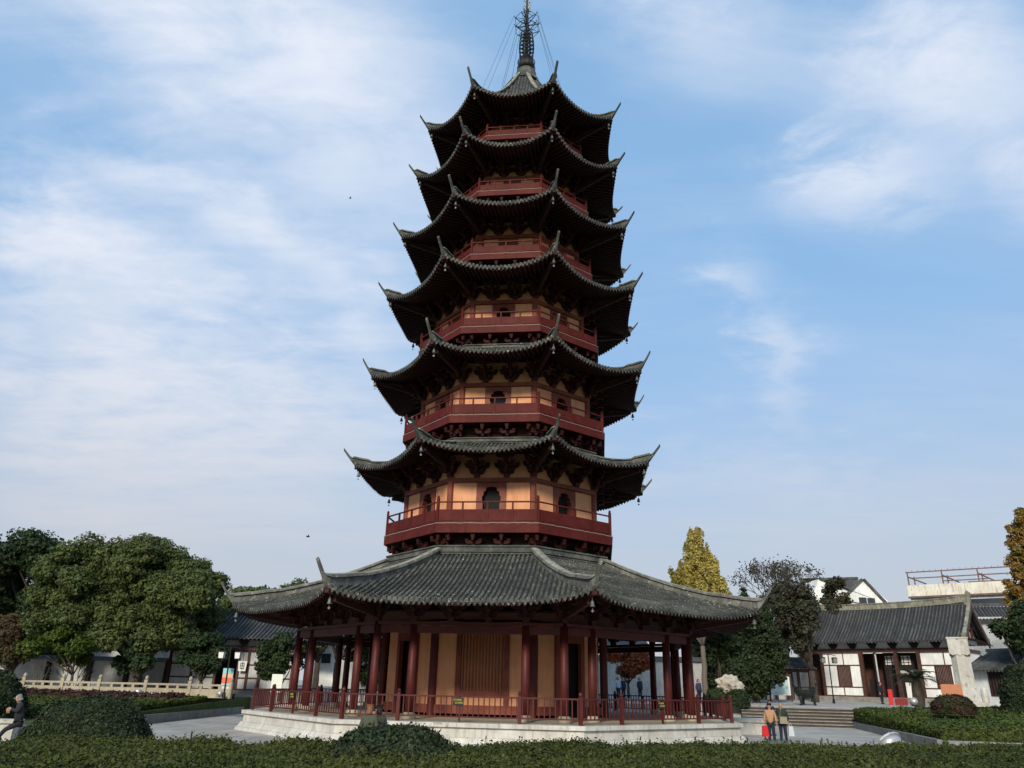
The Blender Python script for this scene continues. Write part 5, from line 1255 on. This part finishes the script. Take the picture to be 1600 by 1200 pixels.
place_tree('shrubby_tree', 12, 15, clumps_in(-40, 955, 48, 1040, 15, 9, 1.0, 1.5, 6), L_BROWN, .16, 260, .15, 'low brownish autumn tree at the far left edge before the wall')
place_tree('small_tree', 108, 11.5, clumps_in(62, 985, 165, 1040, 11.5, 12, .72, 1.2, 9), L_LIME, .15, 330, .10, 'small bright lime green tree leaning before the perimeter wall')
place_tree('shrubby_tree', 205, 13, clumps_in(180, 1000, 240, 1045, 13, 7, .7, 1.0, 10), L_DARK, .16, 300, .14, 'dark small-leaved tree beneath the camphor tree')
place_tree('evergreen_tree', 312, 10.5, clumps_in(283, 1000, 345, 1058, 10.5, 12, .62, .8, 11), L_DARK, .13, 420, .14, 'dark bushy evergreen in front of the left entrance hall')
place_tree('round_tree', 438, 9, clumps_in(408, 996, 470, 1062, 9, 16, .62, .8, 12), L_DARK, .13, 420, .10, 'round-headed dark clipped tree at the left end of the colonnade')
place_tree('leafy_tree', 372, 30, clumps_in(345, 925, 440, 1010, 30, 14, 1.4, 2, 13), L_CAMPH, .22, 200, .25, 'mid green tree showing behind the left tip of the lowest roof')
place_tree('leafy_tree', 492, 34, clumps_in(462, 905, 520, 1010, 34, 12, 1.4, 2, 14), L_CAMPH, .22, 180, .25, 'tree whose top peeps over the lowest roof at its front left corner')
place_tree('leafy_tree', 522, 26, clumps_in(500, 975, 580, 1003, 26, 7, .8, 1.2, 15), L_DARK, .2, 220, .22, 'dark tree seen between the columns on the left')
place_tree('evergreen_tree', 590, 30, clumps_in(560, 985, 640, 1060, 30, 9, 1.2, 1.5, 16), L_DARK, .2, 220, .2, 'dark evergreen seen through the colonnade beside the core wall')
place_tree('maple_tree', 982, 27, clumps_in(955, 1008, 1015, 1050, 27, 11, .75, 1.0, 17), L_MAPLE, .17, 240, .12, 'red maple seen through the right side of the colonnade')
def ginkgo_shape(a, b): w = (.06+.50*b**1.1) if b < .85 else .45; return abs(a-.47) < w and b < 1
def ginkgo_clumps():
    out = []; rnd = random.Random(4)
    for i in range(210):
        b = rnd.random()**.75; v = 826+b*115; c = 1086+b*4; hw2 = 5+b**1.1*37; 
        if b < .30: c = 1083+b*8; hw2 = 5+b*26
        u = c+rnd.uniform(-1, 1)*hw2; p = at(u, v, 32); r_ = .26+.42*b; out.append((p.x, 32+rnd.uniform(-1, 1)*(.4+2*b), p.z, r_*.8, r_*1.25))
    for i in range(90):
        b = rnd.random()**.8; v = 826+b*112; sg_ = rnd.choice((-1, 1)); u = 1086+b*4+sg_*(5+b**1.1*39); p = at(u, v, 32); out.append((p.x, 32+rnd.uniform(-1, 1), p.z, .14+.12*b, .45))
    for i in range(10): t = i/9; p = at(1048+t*20, 893+t*40, 32); out.append((p.x, 32, p.z, .28, .55))
    for i in range(12): t = i/11; p = at(1118+rnd.uniform(-4, 8)*t, 880+t*55, 32); out.append((p.x, 32, p.z, .35, .7))
    return out
place_tree('ginkgo_tree', 1103, 32, ginkgo_clumps(), L_GOLD, .17, 420, .24, 'tall golden yellow ginkgo rising behind the right side of the lowest roof', inner=.5, forks=True, elong=1.3, bark=mat('pale_bark', (.16, .13, .10), .9, .2, 4))
place_tree('evergreen_tree', 1128, 38, clumps_in(1075, 985, 1150, 1065, 38, 18, 1.0, 1.2, 21), L_DARK, .18, 260, .2, 'dark evergreen behind the right end of the colonnade')
place_tree('cypress_tree', 1182, 22, clumps_in(1150, 955, 1218, 1075, 22, 26, 1.0, 1.2, 22, 1.0, lambda a, b: abs(a-.5) < .18+.38*b), L_DK2, .16, 300, .22, 'broad dark cypress standing right of the pagoda', forks=False)
place_tree('evergreen_tree', 1272, 27, clumps_in(1198, 915, 1290, 1005, 27, 34, .95, 2.0, 23, .9, lambda a, b: (a-.5)**2*4 + (b-.5)**2*4 < 1 and (b < .38 or a < .66)), leafmat('mixed_dark_leaf', (.068, .074, .042), (.085, .070, .048), .35, .35), .16, 150, .28, 'large dark tree with reddish tinge leaning over the left end of the gate hall')
# bare twiggy tree
p = spot(1236, 33); bt = empty('bare_tree', p, 0, 'nearly leafless twiggy tree top rising above the dark trees', 'tree'); m = MB(); tips = []
limb(m, (0, 0, 0), (0, 0, 7), .3, .2, 7, .02); rnd = random.Random(8)
def twigs(p, d_, L, r_, n):
    q = Vector(p)+Vector(d_)*L; m.tube([p, tuple((Vector(p)+q)/2+Vector((rnd.uniform(-.1, .1)*L, rnd.uniform(-.1, .1)*L, 0))), q], [r_, r_*.8, r_*.6], 4, False); tips.append(q)
    if n:
        for _ in range(3): dd = (Vector(d_)+Vector((rnd.uniform(-.7, .7), rnd.uniform(-.7, .7), rnd.uniform(-.25, .45)))).normalized(); twigs(q, dd, L*.68, r_*.62, n-1)
for a in range(6): twigs((0, 0, 6), Vector((math.cos(a*1.05)*.5, math.sin(a*1.05)*.5, 1)).normalized(), 2.6, .10, 4)
m.obj('trunk', TWIG, bt); tp = np.array([list(t) for t in tips if rnd.random() < .7]); tp = np.repeat(tp, 3, 0)+rng.normal(0, .22, (len(tp)*3, 3)); link('crown', leaf_mesh('crown', tp, sph(len(tp)), .15, L_OLIVE), bt)
place_tree('shrubby_tree', 1302, 40, clumps_in(1290, 905, 1318, 960, 40, 8, .8, 1, 25), L_OLIVE, .2, 160, .2, 'thin olive brown tree standing before the white gabled house')
def orange_clumps():
    rnd = random.Random(12); out = []
    for i in range(46):
        v = 796+i*3.7; e = 1594-(v-796)*.42 if v < 832 else 1579+3*math.sin(v*.19)
        for j in range(6):
            u = e+4+j*11+rnd.uniform(-3, 3); p = at(u, v, 26); out.append((p.x, 26+rnd.uniform(-1, 1), p.z, rnd.uniform(.3, .5), .30))
    return out
place_tree('dawn_redwood', 1600, 26, orange_clumps(), L_ORNG, .15, 190, .25, 'orange-yellow autumn conifer cut by the right edge')
place_tree('evergreen_tree', 1600, 15, clumps_in(1566, 948, 1660, 1030, 15, 16, 1.0, 1.5, 27), L_DARK, .18, 260, .2, 'dark evergreen beneath the orange tree at the right edge')
place_tree('distant_conifer', 1163, 70, [(*at(1163, 940, 70)[:], .9, 3.0), (*at(1163, 928, 70)[:], .4, 1.2)], L_DARK, .3, 120, .2, 'tiny dark conifer tip showing above the end of the lowest roof', forks=False)
# background tree belt so the far side is closed off
for i, (u, Y, vt, lf, lb) in enumerate(((-10, 45, 905, L_DARK, 'dark tree far behind the left perimeter wall'), (250, 40, 935, L_DARK, 'dark tree behind the left entrance hall roof'), (1150, 44, 960, L_DARK, 'dark tree far behind the cypress'), (430, 46, 950, L_OLIVE, 'olive tree far behind the left entrance hall'))):
    place_tree('leafy_tree', u, Y, clumps_in(u-70, vt, u+70, 1040, Y, 16, 2.0, 2, 40+i), lf, .32, 90, .3, lb)
# small twiggy shrubs in front of the wall
for u, lb in ((55, 'leafless small shrub silhouetted against the first bay of the white wall'), (112, 'crooked bare shrub stems before the white wall below the lime green tree')):
    p = spot(u, 13.5); o = empty('bare_shrub', (p[0], 13.5, 1.1), 0, lb, 'shrub'); m = MB(); rnd = random.Random(int(u)); tips = []
    for a in range(4): twigs((rnd.uniform(-.2, .2), 0, 0), Vector((rnd.uniform(-.7, .7), rnd.uniform(-.3, .3), 1)).normalized(), .9, .05, 2)
    m.obj('stems', TWIG, o)
# sago palm
p = at(1436, 1094, 14); sg = empty('sago_palm', (p.x, 14, 1.35), 0, 'dark sago palm with arching fronds in front of the gate hall doors', 'palm')
sg.scale = (1.5,)*3
m = MB(); m.lathe([(.22, 0), (.26, .4), (.22, 1.1), (.15, 1.25)], 10); m.obj('trunk', BARK, sg)
for i in range(30):
    a = i*2.399; el = .35+.9*(i % 5)/5; m = MB(); L = 1.35; pts = []
    for j in range(7): t = j/6; rr2 = L*t*math.cos(el*(1-.2*t)); zz = 1.2+L*t*math.sin(el)-1.0*t*t*L*.55; pts.append(Vector((math.cos(a)*rr2, math.sin(a)*rr2, zz)))
    side = Vector((-math.sin(a), math.cos(a), 0))
    for j in range(6):
        for k in range(3):
            q = pts[j].lerp(pts[j+1], k/3); w = .26*math.sin(math.pi*min(1, (j+k/3+.6)/6.6)); dn = (pts[j+1]-pts[j]).normalized()
            for s in (-1, 1): m.add([q, q+dn*.05, q+side*s*w+dn*.10+Vector((0, 0, -.03))], [(0, 1, 2)])
    m.tube(pts, .014, 3, False); m.obj('frond', L_BUSH, sg)

# ------------------------------------------------------------------ smaller things
def floodlight(p, rz, sc, label, tilt=-.5):
    o = empty('floodlight', p, rz, label, 'floodlight', 'garden floodlights'); m = MB()
    m.m = Matrix.Rotation(tilt, 4, 'X') @ Matrix.Scale(sc, 4); m.lathe([(.02, -.34), (.20, -.30), (.34, -.16), (.40, .0)], 16); m.obj('housing', STEEL, o, (0, 0, .3*sc), smooth=True)
    m = MB(); m.m = Matrix.Rotation(tilt, 4, 'X') @ Matrix.Scale(sc, 4); m.lathe([(.42, -.02), (.43, .03), (.40, .05)], 16); m.obj('rim', STEEL, o, (0, 0, .3*sc))
    m = MB(); m.m = Matrix.Scale(sc, 4); m.tube([(0, 0, -.5), (0, 0, -.12)], .05, 6); m.tube([(-.44, 0, .3), (-.40, 0, -.08), (.40, 0, -.08), (.44, 0, .3)], .025, 5); m.obj('bracket', BLK, o)
p = at(1390, 1172, -19.5); floodlight((p.x, -19.5, p.z-.15), R(20), .95, 'large floodlight with a domed white housing sunk in the front hedge, lower right', -.9)
p = at(1428, 1096, 6); floodlight((p.x, 6, p.z-.2), R(10), .6, 'silver floodlight on the right hedge bed in front of the gate', -1.3)
p = at(216, 1080, 6.4); floodlight((p.x, 6.4, p.z-.25), 0, .6, 'silver floodlight in front of the cream balustrade', -1.2)
p = at(344, 1082, 7.6); floodlight((p.x, 7.6, p.z-.2), 0, .45, 'tiny floodlight at the foot of the left lamp post', -1.2)
p = at(1004, 1083, 15.5); floodlight((p.x, 15.5, 1.3), 0, .6, 'pale round floodlight seen behind the railing through the right of the colonnade', -1.2)
# scholar's rock
p = at(1137, 1095, 17); rk = empty('scholar_rock', (p.x, 17, 1.2), .3, "pale pitted ornamental rock leaning by the colonnade's right end", 'rock')
import bmesh
bm = bmesh.new(); bmesh.ops.create_icosphere(bm, subdivisions=4, radius=1)
for v in bm.verts:
    n = mnoise.noise(v.co*1.9)*.55+mnoise.noise(v.co*4.5)*.30; v.co = v.co*(1+n*.7); v.co.x = v.co.x*1.0+v.co.z*-.35; v.co.z *= .72; v.co.y *= .55
me = bpy.data.meshes.new('rock'); bm.to_mesh(me); bm.free(); me.materials.append(mat('pale_rock', (.42, .36, .27), .9, .25, 1.5, (.50, .46, .38), 2, bump=.6)); link('rock', me, rk, (.4, 0, 1.3))
m = MB(); m.box((.6, 0, .3), (1.1, .8, .6), top=.7); m.obj('base', STONE, rk)
bush((rk.location.x+.35, 15.9, 1.1), .8, .6, 1.0, L_DARK, 900, .12, 'dark small shrub at the foot of the pale rock', shag=.08)
bush((rk.location.x-1.0, 16.4, 1.1), .7, .6, 1.1, L_DARK, 900, .12, 'dark untidy shrub left of the pale rock behind the railing', shag=.08)
# orange board, red stall, white bench wall at left
p = at(1487, 1078, 5.5); o = empty('orange_board', (p.x, 5.5, p.z-.45), R(-12), 'flat orange-pink board standing behind the dome bush, at the pillar foot', 'board')
m = MB(); m.box((0, 0, .45), (1.15, .06, .62)); m.obj('panel', PINKM, o)
for s in (-1, 1): m = MB(); m.box((s*.45, .04, 0), (.06, .05, .5)); m.obj('leg', BTIM, o)
p = at(1392, 1092, 24); o = empty('red_stand', (p.x, 24, TZ(24)), R(-20), 'bright red stand with a slatted front beside the gate hall entrance', 'stand')
m = MB(); m.box((0, 0, .6), (.32, .3, 1.2)); m.obj('tower', REDBR, o); m = MB(); m.box((.75, 0, .28), (.9, .3, .5)); m.obj('counter', mat('dull_red', (.20, .015, .015), .6, .2, 3), o)
sbn = empty('stone_bench', (-16.6, -13.4, 0), R(8), 'white stone bench wall at the left edge with a man leaning on it', 'bench')
m = MB(); m.box((-2.2, 0, .30), (4.6, .45, .62)); m.obj('base', STONE, sbn); m = MB(); m.box((-2.2, 0, .68), (4.8, .6, .12)); m.obj('seat_slab', STONE, sbn)
# people
p = at(34, 1150, -14); person((p.x-.25, -13.95, .0), R(-55), 'man in dark jacket and trousers leaning on the white stone bench at the left edge', 1.66, (.025, .025, .028), (.018, .018, .022), HAIRG, pose='lean')
p = onp = at(1207, 1160, -4.2); person((p.x, -4.2, 0), R(-18), 'curly-haired woman in a tan jacket holding a red bag, right of the pagoda', 1.66, (.42, .24, .13), (.02, .025, .035), HAIRD, True)
rb = empty('shopping_bag', (p.x-.32, -4.3, .28), 0, 'red shopping bag in the hand of the woman in the tan jacket', 'bag'); m = MB(); m.box((0, 0, .2), (.30, .12, .46), top=.75); m.obj('bag_body', REDBR, rb); m = MB(); m.tube([(-.06, 0, .44), (0, 0, .58), (.06, 0, .44)], .01, 4); m.obj('handle', REDBR, rb)
p = at(1226, 1160, -4.2); person((p.x, -4.15, 0), R(-18), 'bald man in a dark green jacket and navy trousers beside the woman in tan', 1.70, (.022, .035, .025), (.02, .022, .04), HAIRG)
wb2 = empty('carrier_bag', (p.x+.33, -4.25, .30), 0, 'pale plastic carrier bag in the hand of the man in dark green', 'bag'); m = MB(); m.box((0, 0, .2), (.26, .12, .42), top=.75); m.obj('bag_body', mat('pale_plastic', (.5, .55, .55), .4, .1), wb2); m = MB(); m.tube([(-.05, 0, .42), (0, 0, .56), (.05, 0, .42)], .01, 4); m.obj('handle', WHITE, wb2)
sg2 = empty('shoulder_bag', (p.x-.02, -4.38, .84), 0, 'beige shoulder bag slung in front of the man in dark green', 'bag'); m = MB(); m.box((0, 0, .12), (.34, .12, .30), top=.9); m.obj('bag_body', cloth((.28, .24, .15)), sg2); m = MB(); m.tube([(-.14, 0, .27), (-.05, .08, .62), (.05, .1, .66)], .015, 4); m.obj('strap', cloth((.28, .24, .15)), sg2)
p = at(1204, 1120, 1.5); person((p.x, 1.5, 0), 0, 'person in a dark blue top walking behind the woman in tan, mostly hidden', 1.72, (.02, .02, .07), (.02, .02, .03), HAIRD)
p = at(578, 1118, -19); person((p.x, -19, 0), R(170), 'auburn-haired woman in olive green behind the shaggy central bush', 1.60, (.07, .075, .045), (.03, .03, .03), HAIRR, True)
p = at(592, 1118, -18.6); person((p.x, -18.6, 0), R(-150), 'dark-haired person close behind the auburn-haired woman', 1.58, (.05, .05, .04), (.03, .03, .03), HAIRD, True)
p = at(1378, 1092, 26); person((p.x, 26, TZ(26)), R(40), 'person in dark navy coat standing at the gate hall entrance', 1.75, (.015, .015, .035), (.015, .015, .03), HAIRD)
for u, Y, c, lb in ((966, 22, (.35, .45, .55), 'person in pale blue walking behind the pagoda, seen between the right columns'), (974, 23.5, (.02, .025, .06), 'person in navy beside the one in pale blue behind the pagoda'), (1000, 24, (.03, .03, .05), 'person in black further right behind the pagoda'), (1092, 19, (.04, .05, .10), 'person in dark blue near the right end of the colonnade')):
    p = spot(u, Y); person(p, R(30), lb, 1.68, c, (.02, .02, .04), HAIRD)
# birds
for (u, v, Y, lb) in ((547, 310, 10, 'tiny bird flying in the blue left of the fifth roof'), (481, 839, 0, 'tiny bird flying just above the lowest roof on the left')):
    p = at(u, v, Y); o = empty('bird', p, R(30), lb, 'bird'); o.scale = (.6,)*3; m = MB(); m.tube([(-.18, 0, 0), (-.08, 0, .02), (.08, 0, .02), (.16, 0, .05), (.22, 0, .03)], [.01, .05, .055, .035, .008], 6); m.obj('body', HAIRD, o)
    for s in (-1, 1): m = MB(); m.prism([(-.06, 0), (.08, 0), (.02, s*.30), (-.08, s*.32)], 'z', .03, .045); w_ = m.obj('wing', HAIRD, o); w_.rotation_euler = (s*.35, 0, 0)
